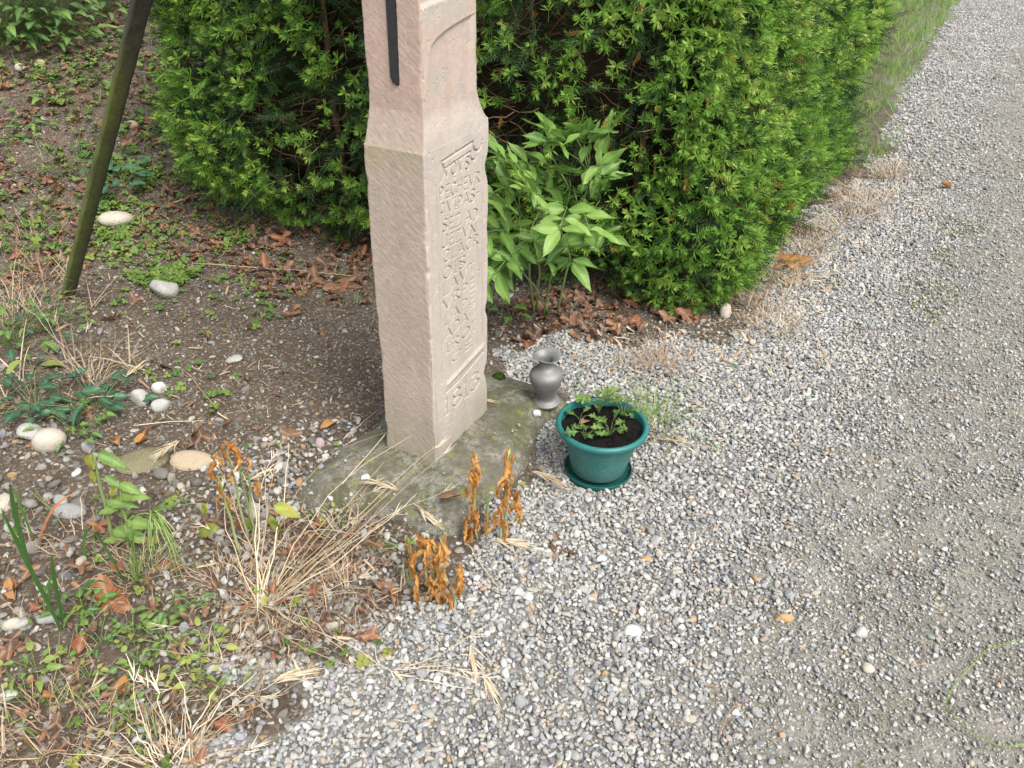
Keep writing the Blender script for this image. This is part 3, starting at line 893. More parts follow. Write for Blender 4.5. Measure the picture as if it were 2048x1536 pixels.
pdm = pd.bsdf(pd.mix(n1, (0.004, 0.050, 0.044), (0.012, 0.085, 0.075)), 0.5, None, 0.35)
so_ = link('saucer', lathe('saucer', sau[::-1], pdm, 64), loc=pc - Vector((0, 0, .006)))
tag(so_, 'dark green plastic saucer under the green flower pot, half sunk in gravel', 'saucer')
po_prof = [(0, .002), (.070, .002), (.078, .006), (.081, .014), (.089, .050), (.099, .090), (.110, .125), (.1165, .142), (.1175, .146), (.1255, .1465), (.1305, .150), (.1325, .156),
           (.1315, .162), (.1275, .1665), (.1225, .1675), (.1185, .165), (.117, .160), (.1155, .150), (.110, .135)]
pot = thing('flower_pot', 'round dark green plastic flower pot of black soil on the gravel', 'flower pot', pc + Vector((0, 0, .006)))
link('pot_body', lathe('pot_body', po_prof, pmat, 72), pot)
e = NT('black_compost')
o = e.obco()
n1, n2 = e.noise(o, 45, 5, 0.7), e.noise(o, 170, 4, 0.7)
em = e.bsdf(e.mix(n2, (0.004, 0.0035, 0.003), (0.017, 0.014, 0.012)), 0.95, e.bump(e.math('ADD', n1, n2), 1.0, 0.012), 0.15)
na3, nr3 = 80, 26
a = np.linspace(0, 2 * np.pi, na3, endpoint=False); t = np.linspace(0, 1, nr3)
EX = t[:, None] * .1150 * np.cos(a)[None]; EY = t[:, None] * .1150 * np.sin(a)[None]
EZ = .148 + .010 * (1 - t[:, None] ** 2) + .010 * fbm(EX * 40, EY * 40, 71, 4)
link('compost', gridmesh('compost', np.stack([EX, EY, EZ], -1), na3, nr3, em, wrap=True), pot)
POTTOP = pc + Vector((0, 0, .006))
crb = MB()
for i in range(420):
    a_, r_ = random.random() * 6.28, .108 * random.random() ** .5
    q_ = Vector((r_ * math.cos(a_), r_ * math.sin(a_), .150 + .010 * (1 - r_ * r_ / .0132)))
    k_ = random.uniform(.0012, .0045)
    vs_ = [q_ + Vector((random.gauss(0, k_), random.gauss(0, k_), random.gauss(0, k_ * .7))) for _ in range(4)]
    crb.add(vs_, [(0, 1, 2), (0, 2, 3), (0, 3, 1), (1, 3, 2)])
crb.build('compost_crumbs', em, pot, smooth=False, kind='stuff')
def pot_z(x, y): return POTTOP.z + .148 + .010 * (1 - min(1, (x * x + y * y) / .0132)) + .004
#PLANTS#
# ------------------------------------------------------------------ foliage materials and leaf shapes
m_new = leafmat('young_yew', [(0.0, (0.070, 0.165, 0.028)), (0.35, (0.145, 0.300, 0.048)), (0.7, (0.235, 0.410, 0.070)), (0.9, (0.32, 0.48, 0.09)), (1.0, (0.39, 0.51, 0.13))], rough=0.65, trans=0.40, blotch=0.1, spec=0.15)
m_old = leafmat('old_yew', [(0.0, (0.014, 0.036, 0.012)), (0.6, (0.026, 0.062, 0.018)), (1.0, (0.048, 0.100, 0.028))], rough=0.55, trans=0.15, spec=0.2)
m_deadyew = leafmat('withered_yew', [(0.0, (0.30, 0.13, 0.03)), (0.5, (0.42, 0.22, 0.05)), (1.0, (0.50, 0.36, 0.06))], trans=0.2)
m_twig = leafmat('bare_twig', [(0.0, (0.07, 0.045, 0.028)), (0.5, (0.19, 0.12, 0.07)), (1.0, (0.36, 0.25, 0.15))], 'GEOMETRY', rough=0.85, trans=0.0, spec=0.1)
m_broad = leafmat('broad_leaf', [(0.0, (0.040, 0.110, 0.018)), (0.5, (0.115, 0.240, 0.036)), (0.85, (0.185, 0.33, 0.058)), (1.0, (0.22, 0.35, 0.075))], rough=0.45, trans=0.28, vein=(0.26, 0.39, 0.12), blotch=0.35, bl_scale=70)
m_weed = leafmat('weed_leaf', [(0.0, (0.030, 0.085, 0.024)), (0.4, (0.092, 0.180, 0.034)), (0.75, (0.18, 0.26, 0.045)), (1.0, (0.34, 0.32, 0.07))], rough=0.5, trans=0.3, vein=(0.20, 0.33, 0.12), blotch=0.25)
m_dark = leafmat('dark_leaf', [(0.0, (0.015, 0.055, 0.026)), (1.0, (0.035, 0.115, 0.050))], rough=0.4, trans=0.15, vein=(0.09, 0.18, 0.09))
m_wilt = leafmat('wilted_leaf', [(0.0, (0.36, 0.145, 0.036)), (0.5, (0.58, 0.27, 0.068)), (0.85, (0.64, 0.39, 0.14)), (1.0, (0.60, 0.48, 0.20))], rough=0.75, trans=0.35, blotch=0.35, bl_scale=110)
m_yel = leafmat('yellowing_leaf', [(0.0, (0.13, 0.22, 0.04)), (1.0, (0.32, 0.36, 0.07))], rough=0.55, trans=0.3, blotch=0.3, blotch_to=(0.38, 0.18, 0.04), bl_scale=45)
m_dead = leafmat('fallen_leaf', [(0.0, (0.060, 0.036, 0.028)), (0.25, (0.13, 0.075, 0.052)), (0.5, (0.21, 0.105, 0.062)), (0.7, (0.23, 0.075, 0.035)), (0.85, (0.33, 0.15, 0.05)), (1.0, (0.44, 0.21, 0.06))],
                 rough=0.75, trans=0.12, vein=(0.36, 0.24, 0.15), blotch=0.45, bl_scale=40, spec=0.2)
m_straw = leafmat('straw', [(0.0, (0.20, 0.13, 0.075)), (0.5, (0.40, 0.30, 0.18)), (0.85, (0.58, 0.48, 0.33)), (1.0, (0.70, 0.62, 0.48))], 'GEOMETRY', rough=0.7, trans=0.15, blotch=0.25)
m_rust = leafmat('rusty_grass', [(0.0, (0.20, 0.115, 0.07)), (0.5, (0.40, 0.275, 0.18)), (1.0, (0.56, 0.44, 0.31))], 'GEOMETRY', rough=0.8, trans=0.15)
m_blade = leafmat('grass_blade', [(0.0, (0.045, 0.13, 0.03)), (0.5, (0.12, 0.25, 0.05)), (0.8, (0.22, 0.34, 0.09)), (1.0, (0.42, 0.44, 0.18))], 'GEOMETRY', rough=0.5, trans=0.3)
m_bladei = leafmat('verge_blade', [(0.0, (0.075, 0.17, 0.035)), (0.5, (0.19, 0.31, 0.07)), (0.8, (0.30, 0.40, 0.12)), (1.0, (0.52, 0.49, 0.28))], 'INSTANCER', rough=0.5, trans=0.3)
m_rusti = leafmat('dry_verge_blade', [(0.0, (0.22, 0.135, 0.08)), (0.5, (0.42, 0.31, 0.20)), (1.0, (0.60, 0.51, 0.36))], 'INSTANCER', rough=0.8, trans=0.15)
m_stem = leafmat('green_stem', [(0.0, (0.09, 0.15, 0.04)), (0.5, (0.22, 0.28, 0.11)), (1.0, (0.36, 0.36, 0.22))], 'GEOMETRY', rough=0.6, trans=0.0)
m_moss = leafmat('moss', [(0.0, (0.07, 0.10, 0.02)), (0.5, (0.16, 0.22, 0.035)), (1.0, (0.28, 0.33, 0.06))], 'INSTANCER', rough=0.9, trans=0.15)

def leaf(name, L, W, mat, prof='ovate', fold=0.25, droop=0.3, nu=5, nv=9, wob=0.03, seed=0, curl=0.0, teeth=0.0):
    """A leaf in its own frame: stalk end at the origin, growing along +Y, upper side +Z."""
    r = np.random.default_rng(seed)
    vs, ve = [], []
    ph = r.random(4) * 6.28
    for j in range(nv):
        t = j / (nv - 1)
        if prof == 'ovate': wd = math.sin(math.pi * min(1, t ** 0.80)) ** 0.85 * (1 - 0.22 * t)
        elif prof == 'lance': wd = math.sin(math.pi * t ** 0.65) ** 0.9
        elif prof == 'round': wd = math.sqrt(max(0, 1 - (2 * t - 1) ** 2))
        elif prof == 'lobed': wd = math.sin(math.pi * t ** 1.25) ** 0.8 * (0.62 + 0.38 * math.sin(t * 19 + 1.2))
        else: wd = 1 - t
        wd = max(wd, 0.02) * W / 2
        for i in range(nu):
            s = 2 * i / (nu - 1) - 1
            x = s * wd * (1 + teeth * math.sin(t * 45) * abs(s))
            y = L * t + (0.10 * L * abs(s) * (0.5 - t) if prof != 'lobed' else 0.28 * W * abs(s))
            z = fold * abs(x) - droop * L * t * t * 0.5 + wob * L * (math.sin(7 * t + ph[0] + 2 * s) * abs(s) + 0.5 * math.sin(13 * t + ph[1]))
            if curl: 
                a = curl * s
                rad_ = wd / max(abs(curl), .01)
                x, z = rad_ * math.sin(a), z + rad_ * (1 - math.cos(a))
            vs.append((x, y, z)); ve.append(1.0 if abs(s) < 0.01 else 0.0)
    fs = [(j * nu + i, j * nu + i + 1, (j + 1) * nu + i + 1, (j + 1) * nu + i) for j in range(nv - 1) for i in range(nu - 1)]
    b = MB(); b.add(vs, fs, 0.5, ve)
    return b.mesh(name, mat)

def palmate(name, S, mat, seed=0, lobes=5, crumple=0.12, sharp=0.55):
    """A lobed leaf lying on the ground: its stalk end at the origin, upper side +Z."""
    r = np.random.default_rng(seed)
    na, nr = 44, 5
    vs, ve = [(0, 0, 0)], [1.0]
    ph = r.random(8) * 6.28
    for k in range(1, nr + 1):
        for i in range(na):
            a = -math.pi * 0.93 + 1.86 * math.pi * i / (na - 1)
            l = math.cos(a * lobes / 1.86 / 1.0)
            rad_ = (0.52 + 0.42 * max(0, l) ** 0.8 * (1 - 0.25 * abs(a) / 3.1) + sharp * 0.10 * math.sin(a * 17 + ph[7]) * max(0, l)) * S * (1 - 0.12 * abs(a) / 3.14)
            q = rad_ * k / nr
            x, y = q * math.sin(a), q * math.cos(a)
            z = crumple * S * ((k / nr) ** 2) * (math.sin(2 * a + ph[0]) + 0.7 * math.sin(3 * a + ph[1]) + 0.5 * math.sin(5 * a + ph[2])) + 0.25 * crumple * S * math.sin(11 * x / S + ph[3]) * math.sin(9 * y / S + ph[4])
            vs.append((x, y, z)); ve.append(max(0, l) ** 14)
    fs = [(0, 1 + i + 1, 1 + i) for i in range(na - 1)]
    for k in range(nr - 1):
        for i in range(na - 1):
            q = 1 + k * na + i
            fs.append((q, q + 1, q + na + 1, q + na))
    st = len(vs)
    vs += [(-.006 * S, 0, 0), (.006 * S, 0, 0), (.03 * S, -.75 * S, .06 * S), (.018 * S, -.75 * S, .06 * S)]; ve += [1] * 4
    fs.append((st, st + 1, st + 2, st + 3))
    b = MB(); b.add(vs, fs, 0.5, ve)
    return b.mesh(name, mat)

def basis(d, up=(0, 0, 1), roll=0.0):
    """Euler for a leaf that grows along D with its upper side towards UP."""
    y = Vector(d).normalized()
    x = y.cross(Vector(up))
    if x.length < 1e-4: x = y.orthogonal()
    x.normalize(); z = x.cross(y)
    m = Matrix((x, y, z)).transposed()
    return (m @ Matrix.Rotation(roll, 3, 'Y')).to_euler()

def bend(p0, p1, sag=0.0, n=7, jit=0.0):
    p0, p1 = Vector(p0), Vector(p1)
    q = []
    for i in range(n):
        t = i / (n - 1)
        v_ = p0.lerp(p1, t) + Vector((0, 0, sag * 4 * t * (1 - t)))
        if 0 < i < n - 1 and jit: v_ += Vector((random.uniform(-jit, jit), random.uniform(-jit, jit), random.uniform(-jit, jit)))
        q.append(v_)
    return q
def taper(n, w0, w1=0.15): return [w0 * (1 - (1 - w1) * (i / (n - 1)) ** 1.6) for i in range(n)]

# ------------------------------------------------------------------ yew hedge
HA, HB, HC = np.array([0.77, 2.72]), np.array([2.14, 4.90]), np.array([-1.62, 3.62])
HBB = HB + np.array([-.75, .48]); HCC = HC + np.array([0.25, .95])
def corner(p, a, b, r, n=14):
    u, v_ = (a - p) / np.linalg.norm(a - p), (b - p) / np.linalg.norm(b - p)
    return [((1 - t) ** 2) * (p + u * r) + 2 * t * (1 - t) * p + t * t * (p + v_ * r) for t in np.linspace(0, 1, n)]
path = np.array([HCC] + corner(HC, HCC, HA, .32) + corner(HA, HC, HB, .30) + corner(HB, HA, HBB, .3) + [HBB])
seg = np.hypot(*np.diff(path, axis=0).T); cs = np.concatenate([[0], np.cumsum(seg)])
PLEN = cs[-1]
def onpath(s):
    x, y = np.interp(s, cs, path[:, 0]), np.interp(s, cs, path[:, 1])
    x2, y2 = np.interp(s + .03, cs, path[:, 0]), np.interp(s + .03, cs, path[:, 1])
    x1, y1 = np.interp(s - .03, cs, path[:, 0]), np.interp(s - .03, cs, path[:, 1])
    tx, ty = x2 - x1, y2 - y1
    l = np.hypot(tx, ty) + 1e-9
    return x, y, ty / l, -tx / l
S_A = cs[1 + 14 + 7]         # arc length at the corner nearest the viewer
def hedge_pt(s, z, depth):
    x, y, nx, ny = onpath(s)
    off = 0.15 * fbm(s * 1.9, z * 2.3, 201, 3) + 0.05 * fbm(s * 7, z * 7, 202, 2) - depth
    front = sstep(S_A - .15, S_A - .75, s)
    off = off - front * 0.24 * np.clip((0.34 - z) / .34, 0, 1) ** 1.4 - (1 - front) * 0.10 * np.clip((.15 - z) / .15, 0, 1)
    off = off - (1 - front) * 0.20 * (z / 1.3) ** 1.6 + front * 0.05 * np.clip(z - .3, 0, 1)
    x, y = x + nx * off, y + ny * off
    return np.stack([x, y, HG(x, y) + z], -1), np.stack([nx, ny, 0 * nx], -1)
# gaps where the photograph looks into the brown or dark inside of the hedge: (px, py, rx, ry, strength)
GAPS = [(600, 230, 135, 50, .85), (660, 315, 110, 45, .8), (560, 330, 110, 40, .3), (640, 395, 100, 45, .55), (690, 90, 55, 80, .75), (1085, 45, 75, 60, .85), (1010, 160, 70, 60, .55),
        (1220, 150, 75, 60, .8), (1030, 260, 70, 75, .9), (1240, 250, 70, 55, .75), (1160, 190, 60, 60, .5), (1310, 285, 50, 35, .7), (1230, 400, 70, 30, .5), (1180, 560, 60, 55, .9), (1130, 600, 80, 50, .8), (640, 500, 150, 60, .8), (450, 110, 120, 45, .35),
        (1490, 50, 30, 22, .9), (1690, 170, 26, 60, .5), (1620, 300, 26, 40, .5), (1010, 620, 130, 70, 1)]
def gap(P):
    px, py, w_ = proj(P)
    g_ = np.zeros(len(P))
    for (cx_, cy_, rx, ry, k) in GAPS:
        d2 = ((px - cx_) / rx) ** 2 + ((py - cy_) / ry) ** 2
        g_ = np.maximum(g_, k * sstep(1.25, .55, d2))
    return g_

def yew_new(seed, n=26, L=0.030):
    r = random.Random(seed)
    b = MB()
    b.tube([(0, 0, -.03), (0, 0, 0), (0.002, 0, L)], [.0012, .0011, .0006], 3, .5, False)
    for i in range(n):
        t = i / n
        side_ = 1 if i % 2 else -1
        z = L * (0.05 + 0.95 * t)
        open_ = R(84 - 56 * t + r.uniform(-9, 9))
        az = (0 if side_ > 0 else math.pi) + R(r.uniform(-62, 62))
        ln = (0.032 - 0.012 * t) * r.uniform(.8, 1.1)
        d = Vector((math.cos(az) * math.sin(open_), math.sin(az) * math.sin(open_), math.cos(open_)))
        p0 = Vector((0, 0, z)); p2 = p0 + d * ln + Vector((0, 0, .1 * ln))
        p1 = p0 + d * ln * .5 + Vector((0, 0, -.02 * ln))
        s_ = d.cross(Vector((0, 0, 1))).normalized()
        s_ = (s_ + Vector((0, 0, r.uniform(-.4, .4)))).normalized() * .0026
        b.add([p0, p1 - s_, p2, p1 + s_], [(0, 1, 2, 3)])
    return b
def yew_old(seed, n=34, L=0.17):
    r = random.Random(seed)
    b = MB()
    bendx = r.uniform(-.03, .03)
    b.tube([(0, 0, -.03), (bendx * .3, -.004, L * .5), (bendx, -.018, L)], [.0018, .0014, .0006], 3, .5, False)
    for i in range(n):
        t = i / n
        side_ = 1 if i % 2 else -1
        p0 = Vector((bendx * t * t, -.018 * t * t, L * t))
        a = R(62 - 22 * t + r.uniform(-10, 10))
        d = Vector((side_ * math.sin(a), r.uniform(-.25, .15), math.cos(a))).normalized()
        ln = 0.026 * (1 - .3 * t) * r.uniform(.85, 1.1)
        s_ = Vector((0, r.uniform(-.3, .3), 1)).normalized() * .0020
        p1 = p0 + d * ln * .5
        b.add([p0, p1 - s_, p0 + d * ln, p1 + s_], [(0, 1, 2, 3)])
    return b
new_kinds = [yew_new(i, 22 + 2 * (i % 4), 0.022 + .006 * (i % 3)).mesh('shoot', m_new) for i in range(11)] + [yew_old(60, 24, .07).mesh('shoot', m_new)]
old_kinds = [yew_old(i, 30 + 2 * (i % 3), .14 + .02 * (i % 3)).mesh('old_spray', m_old) for i in range(6)]
dead_kinds = [yew_old(40 + i, 24, .07).mesh('withered_spray', m_deadyew) for i in range(3)]

def orient(N, up, spread, roll=None):
    out = []
    for n_ in N:
        d = Vector(n_) + Vector((0, 0, up)) + Vector(rng.normal(0, spread, 3))
        q = d.to_track_quat('Z', 'Y')
        out.append((q.to_matrix() @ Matrix.Rotation(rng.random() * 6.28 if roll is None else rng.normal(0, roll), 3, 'Z')).to_euler()[:])
    return np.array(out)

hedge = thing('yew_hedge', 'tall clipped yew hedge with bright green new shoots between pillar and gravel lane', 'hedge', (float(HA[0]), float(HA[1]), 0))
hinv = Matrix.Translation(-Vector(hedge.location))
def hpart(o):
    o.matrix_parent_inverse = hinv
    return o
# new shoots, spaced over the surface
def spaced(n_try, zmax, dmin, dens):
    s = rng.random(n_try) * PLEN; z = 0.03 + rng.random(n_try) ** 1.0 * zmax
    cell = {}
    keep = []
    for i in range(n_try):
        if rng.random() > dens(s[i], z[i]): continue
        cx_, cy_ = int(s[i] / dmin), int(z[i] / dmin)
        ok = True
        for a in (-1, 0, 1):
            for b_ in (-1, 0, 1):
                for k in cell.get((cx_ + a, cy_ + b_), ()):
                    if (s[k] - s[i]) ** 2 + (z[k] - z[i]) ** 2 < dmin * dmin: ok = False
        if ok:
            cell.setdefault((cx_, cy_), []).append(i); keep.append(i)
    return s[keep], z[keep]
s_, z_ = spaced(90000, 1.50, 0.0255, lambda a, b: 0.9 if a > S_A - .45 else 0.70 + 0.30 * (vn(np.array(a * 5.5), np.array(b * 6.5), 210) > -.05))
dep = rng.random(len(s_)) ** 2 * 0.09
P, N = hedge_pt(s_, z_, dep)
gp = gap(P)
front_s = s_ < S_A - .3
k = rng.random(len(P)) > gp * 1.02
k &= ~(front_s & (fbm(s_ * 4.5, z_ * 5.5, 211, 2) < -0.34))
P, N, dep = P[k], N[k], dep[k]
px, py, w_ = proj(P)
k = (px > -300) & (px < 2400) & (py > -420) & (py < 1000)
P, N, dep, w_, px, py = P[k], N[k], dep[k], w_[k], px[k], py[k]
ROT = orient(N, 0.16, 0.36)
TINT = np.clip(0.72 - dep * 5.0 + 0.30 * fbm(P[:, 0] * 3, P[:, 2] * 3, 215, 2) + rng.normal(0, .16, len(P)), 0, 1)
SCL = 0.80 + 0.60 * rng.random(len(P)) ** 1.1
PID = rng.integers(0, len(new_kinds), len(P))
inside = (px > 0) & (px < 2048) & (py > 0) & (py < 760) & (dep < .04) & ~((px > 700) & (px < 985))
order = np.argsort(np.where(inside, w_, 99))[:300]
big = np.zeros(len(P), bool); big[order] = True
for i in order:
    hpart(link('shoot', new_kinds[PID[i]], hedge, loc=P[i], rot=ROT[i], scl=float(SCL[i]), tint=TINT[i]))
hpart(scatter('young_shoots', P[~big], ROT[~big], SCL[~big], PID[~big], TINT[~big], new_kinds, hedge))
n_new = len(P)
# older dark sprays behind them
n_ = 9500
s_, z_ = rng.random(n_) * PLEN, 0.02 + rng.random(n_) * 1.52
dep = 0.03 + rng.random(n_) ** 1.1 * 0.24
P, N = hedge_pt(s_, z_, dep)
k = rng.random(n_) > gap(P) * 0.9
P, N = P[k], N[k]
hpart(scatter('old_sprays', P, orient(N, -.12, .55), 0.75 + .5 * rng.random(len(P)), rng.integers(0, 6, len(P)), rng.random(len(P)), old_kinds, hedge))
n_ = 130
s_, z_ = S_A + (rng.random(n_) - .55) * 2.4, rng.random(n_) * 1.3
P, N = hedge_pt(s_, z_, rng.random(n_) * .05)
hpart(scatter('withered_sprays', P, orient(N, -.3, .5), 0.5 + .4 * rng.random(n_), rng.integers(0, 3, n_), rng.random(n_), dead_kinds, hedge))
# bare twigs inside, thickest in the gaps
tw = MB()
n_ = 4200
s_, z_ = rng.random(n_) * PLEN, 0.03 + rng.random(n_) * 1.45
P, N = hedge_pt(s_, z_, 0.06 + rng.random(n_) * .22)
gp = gap(P)
for i in range(n_):
    if rng.random() > 0.15 + 1.4 * gp[i]: continue
    d = Vector(N[i]) * random.uniform(.1, .7) + Vector((random.uniform(-1, 1), random.uniform(-.5, .5), random.uniform(-.55, .35)))
    d = d.normalized() * random.uniform(.08, .24)
    p0 = Vector(P[i]) - d * .6
    tw.tube(bend(p0, p0 + d, random.uniform(-.03, .02), 5, .008), taper(5, random.uniform(.0012, .0032), .4), 3, random.random() * (0.55 + .45 * gp[i]), False)
hpart(tw.build('twigs', m_twig, hedge, kind='stuff'))
for (s0, h, r_) in ((S_A - .42, 1.45, .014), (S_A - 1.1, 1.4, .02), (S_A + .5, 1.4, .02), (S_A + 1.4, 1.4, .02), (S_A - 1.8, 1.4, .016)):
    a, _ = hedge_pt(np.array([s0]), np.array([.0]), np.array([.02 if s0 == S_A - .42 else .2]))
    a2, _ = hedge_pt(np.array([s0 + .06]), np.array([h]), np.array([.25]))
    t_ = MB(); a0 = Vector(a[0]); a0.z = float(HG(a0.x, a0.y)) - .03
    t_.tube(bend(a0, a2[0], .0, 9, .012), taper(9, r_, .5), 7, .35)
    hpart(t_.build('trunk', m_twig, hedge))
# dense inner branches as one dark sheet, added to keep light out
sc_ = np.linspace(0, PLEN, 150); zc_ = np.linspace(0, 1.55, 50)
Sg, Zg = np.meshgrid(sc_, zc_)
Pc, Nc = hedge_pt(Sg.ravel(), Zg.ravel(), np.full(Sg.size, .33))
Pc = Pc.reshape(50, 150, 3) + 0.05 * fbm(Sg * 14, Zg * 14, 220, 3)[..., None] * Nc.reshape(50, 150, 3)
hw = NT('light_block_brown'); o = hw.obco(); n1 = hw.noise(o, 30, 4, .7)
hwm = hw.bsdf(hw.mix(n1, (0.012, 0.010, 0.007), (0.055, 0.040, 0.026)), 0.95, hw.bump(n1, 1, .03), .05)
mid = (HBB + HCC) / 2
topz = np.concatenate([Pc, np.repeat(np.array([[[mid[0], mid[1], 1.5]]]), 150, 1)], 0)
hpart(link('inner_light_block', gridmesh('inner_light_block', topz, 150, 51, hwm), hedge, kind='stuff'))

# ------------------------------------------------------------------ broad-leaved shrub between pillar and hedge
shrub = thing('leafy_shrub', 'low shrub with broad green pinnate leaves against the yew beside the pillar', 'shrub', G(1092, 632))
sinv = Matrix.Translation(-Vector(shrub.location))
leaf_kinds = [leaf('leaf', .108, .048, m_broad, 'ovate', .28, (.05, .25, .4, .15)[i], seed=i) for i in range(4)]
stem_b = MB()
root = Vector(shrub.location)
HEADS = [(1165, 268, 2.62, 0), (1212, 292, 2.55, 1), (1128, 300, 2.58, 2), (1195, 345, 2.46, 1), (1050, 342, 2.50, 3), (1090, 400, 2.40, 1), (1145, 415, 2.42, 1), (1012, 375, 2.52, 3),
         (1010, 470, 2.46, 3), (1045, 520, 2.42, 3), (1005, 525, 2.46, 3), (1062, 470, 2.55, 2), (1175, 400, 2.52, 1), (1222, 345, 2.60, 1), (1120, 470, 2.55, 2), (1030, 300, 2.66, 0), (1100, 330, 2.66, 2), (1170, 450, 2.62, 1), (1056, 500, 2.5, 3), (1075, 440, 2.6, 2), (1200, 290, 2.68, 0),
         (1020, 420, 2.62, 3), (1110, 380, 2.62, 0), (1150, 360, 2.64, 2), (1065, 380, 2.66, 3), (1130, 440, 2.64, 2), (1040, 450, 2.66, 3), (1090, 500, 2.6, 2), (1020, 520, 2.6, 3), (1085, 290, 2.7, 0), (1190, 370, 2.66, 1), (1000, 320, 2.66, 3), (1040, 490, 2.5, 3)]
MAINS = []
for (mx_, my_, mw_) in ((1040, 430, 2.62), (1085, 420, 2.60), (1140, 380, 2.64), (1180, 350, 2.66), (1030, 530, 2.56)):
    r0 = root + Vector((random.uniform(-.05, .05), random.uniform(-.02, .03), -.02))
    top_ = RY(mx_, my_, mw_)
    p_ = bend(r0, top_, .03, 9, .006)
    stem_b.tube(p_, taper(9, .0045, .5), 6, random.random() * .3)
    MAINS.append(p_)
nl = 0
for (hx, hy, hyw, kd) in HEADS:
    tip = RY(hx - max(0, hx - 1120) * .40, hy - max(0, hy - 440) * .35, hyw)
    st_ = min((p_ for q_ in MAINS for p_ in q_[3:]), key=lambda p_: (p_ - tip).length)
    stem_b.tube(bend(st_, tip, .015, 5, .003), [.0022, .0021, .002, .0018, .0016], 5, random.random() * .4)
    out = Vector((min(.5, (hx - 1115) / 150) + random.uniform(-.5, .4), -.6, .35 - (hy - 300) / 320 + random.uniform(-.35, .35))).normalized()
    upv = Vector((0.05, -.55, .83))
    sidev = out.cross(upv).normalized()
    upv = sidev.cross(out).normalized()
    Lr = random.uniform(.10, .15)
    stem_b.tube(bend(tip, tip + out * Lr, .01, 5), [.0018, .0016, .0014, .0012, .001], 4, .3)
    specs = [(1.0, 0)] + [(f_, sg) for f_ in (.92, .5, .1)[:random.choice((2, 2, 3))] for sg in (-1, 1)]
    for f_, sg in specs:
        d = (out * (1 if sg == 0 else random.uniform(.15, .75)) + sidev * sg * 1.0 + upv * random.uniform(-.15, .35) + Vector((random.gauss(0, .2), random.gauss(0, .15), random.gauss(0, .2)))).normalized()
        p0 = tip + out * Lr * f_
        sc_l = random.uniform(.78, 1.08) * (1.1 if sg == 0 else 1.0)
        mean_tint = (0.45 if hy > 440 else 0.75) - (.32 if hyw > 2.58 else 0)  # darker for leaves lower down and further back
        lo = link('leaf', leaf_kinds[nl % 4], shrub, loc=p0, rot=basis(d, upv, random.gauss(0, .4)), scl=(sc_l * .92, sc_l, sc_l), tint=min(1, max(0, random.gauss(mean_tint + .2 * (hyw < 2.5), .17))))
        lo.matrix_parent_inverse = sinv
        nl += 1
so2 = stem_b.build('stem', m_stem, shrub); so2.matrix_parent_inverse = sinv

# ------------------------------------------------------------------ dead leaves
maple_kinds = [palmate('leaf', .075, m_dead, i, 5, .10 + .04 * (i % 3), .6) for i in range(5)]
oval_kinds = [leaf('leaf', .080, .046, m_dead, 'ovate', .4, (-.2, .25, -.35, .1)[i], seed=30 + i, curl=(.7, 1.2, -.8, .3)[i], wob=.06) for i in range(4)]
curl_kinds = [leaf('leaf', .065, .05, m_dead, 'lance', .2, (-.8, .7, -1.1)[i], seed=60 + i, curl=(2.0, 1.4, 2.4)[i], wob=.08, nv=11) for i in range(3)]
litter_kinds = maple_kinds + oval_kinds + curl_kinds
def lay(px, py, pid, scl, tint, label, group=None, yaw=None, tilt=.25, dz=.006, cat='fallen leaf', name='fallen_leaf'):
    q = G(px, py); q.z = FH(q.x, q.y) + dz
    o = link(name, litter_kinds[pid], loc=q, rot=(random.gauss(0, tilt), random.gauss(0, tilt), random.random() * 6.28 if yaw is None else R(yaw)), scl=scl, tint=tint)
    return tag(o, label, cat, group)
lay(1575, 535, 0, 1.5, .93, 'large crumpled orange-brown leaf on the gravel beside the hedge', dz=.03, tilt=.35)
lay(1560, 505, 10, 1.3, .88, 'curled tan leaf lying just behind the large crumpled orange-brown leaf', dz=.03)
lay(600, 582, 1, .95, .74, 'russet lobed leaf lying on dark soil just left of the pillar', yaw=70)
lay(585, 627, 2, .80, .80, 'rust-orange lobed leaf alone on the dark soil below the russet one', yaw=100)
lay(530, 541, 7, 1.2, .66, 'deep red-brown leaf standing out in the litter by the hedge foot', yaw=20)
lay(690, 575, 3, 1.35, .55, 'large brown lobed leaf touching the left edge of the pillar')
lay(1050, 685, 4, .9, .68, 'red-brown leaf on gravel between the pillar and the hedge')
lay(1085, 665, 7, .9, .75, 'folded red-brown leaf tucked under the shrub')
lay(1120, 1100, 1, .75, .08, 'dark purplish-brown lobed leaf flat on the pale gravel')
lay(800, 1200, 5, 1.0, .58, 'pointed brown leaf at the foot of the thick wilted clump')
lay(300, 882, 10, .9, .92, 'curled bright orange leaf above the flat mossy stone')
lay(242, 895, 6, .95, .9, 'pale orange leaf hooked over behind the tall weed stalk')
lay(228, 1385, 10, .95, 1.0, 'bright orange curled leaf low among the creeping weeds', dz=.02)
lay(88, 1400, 9, .7, .97, 'bright orange leaf lying on round pebbles by the white pebble', dz=.015)
lay(220, 1210, 2, .95, .72, 'big tan crinkled leaf on the weedy gravel', dz=.012)
lay(30, 1205, 7, .8, .88, 'small rusty leaf on pebbles below the broad grass blades')
lay(45, 1175, 10, .8, .8, 'curled brown leaf on pebbles among the broad grass blades')
lay(310, 1140, 5, .9, .62, 'reddish leaf under the drooping pale grass')
lay(610, 1105, 4, .95, .12, 'dark brown shrivelled leaf beside the heart-shaped green leaf', dz=.015)
lay(380, 880, 2, .95, .2, 'dull purple-brown leaf cluster on soil behind the wilted orange stems')
lay(1140, 1100 + 28, 6, .6, .30, 'small dull brown leaf tucked beside the dark purplish one')
lay(880, 1040, 6, .75, .45, 'pinkish leaf caught in straw at the footing edge', dz=.03)
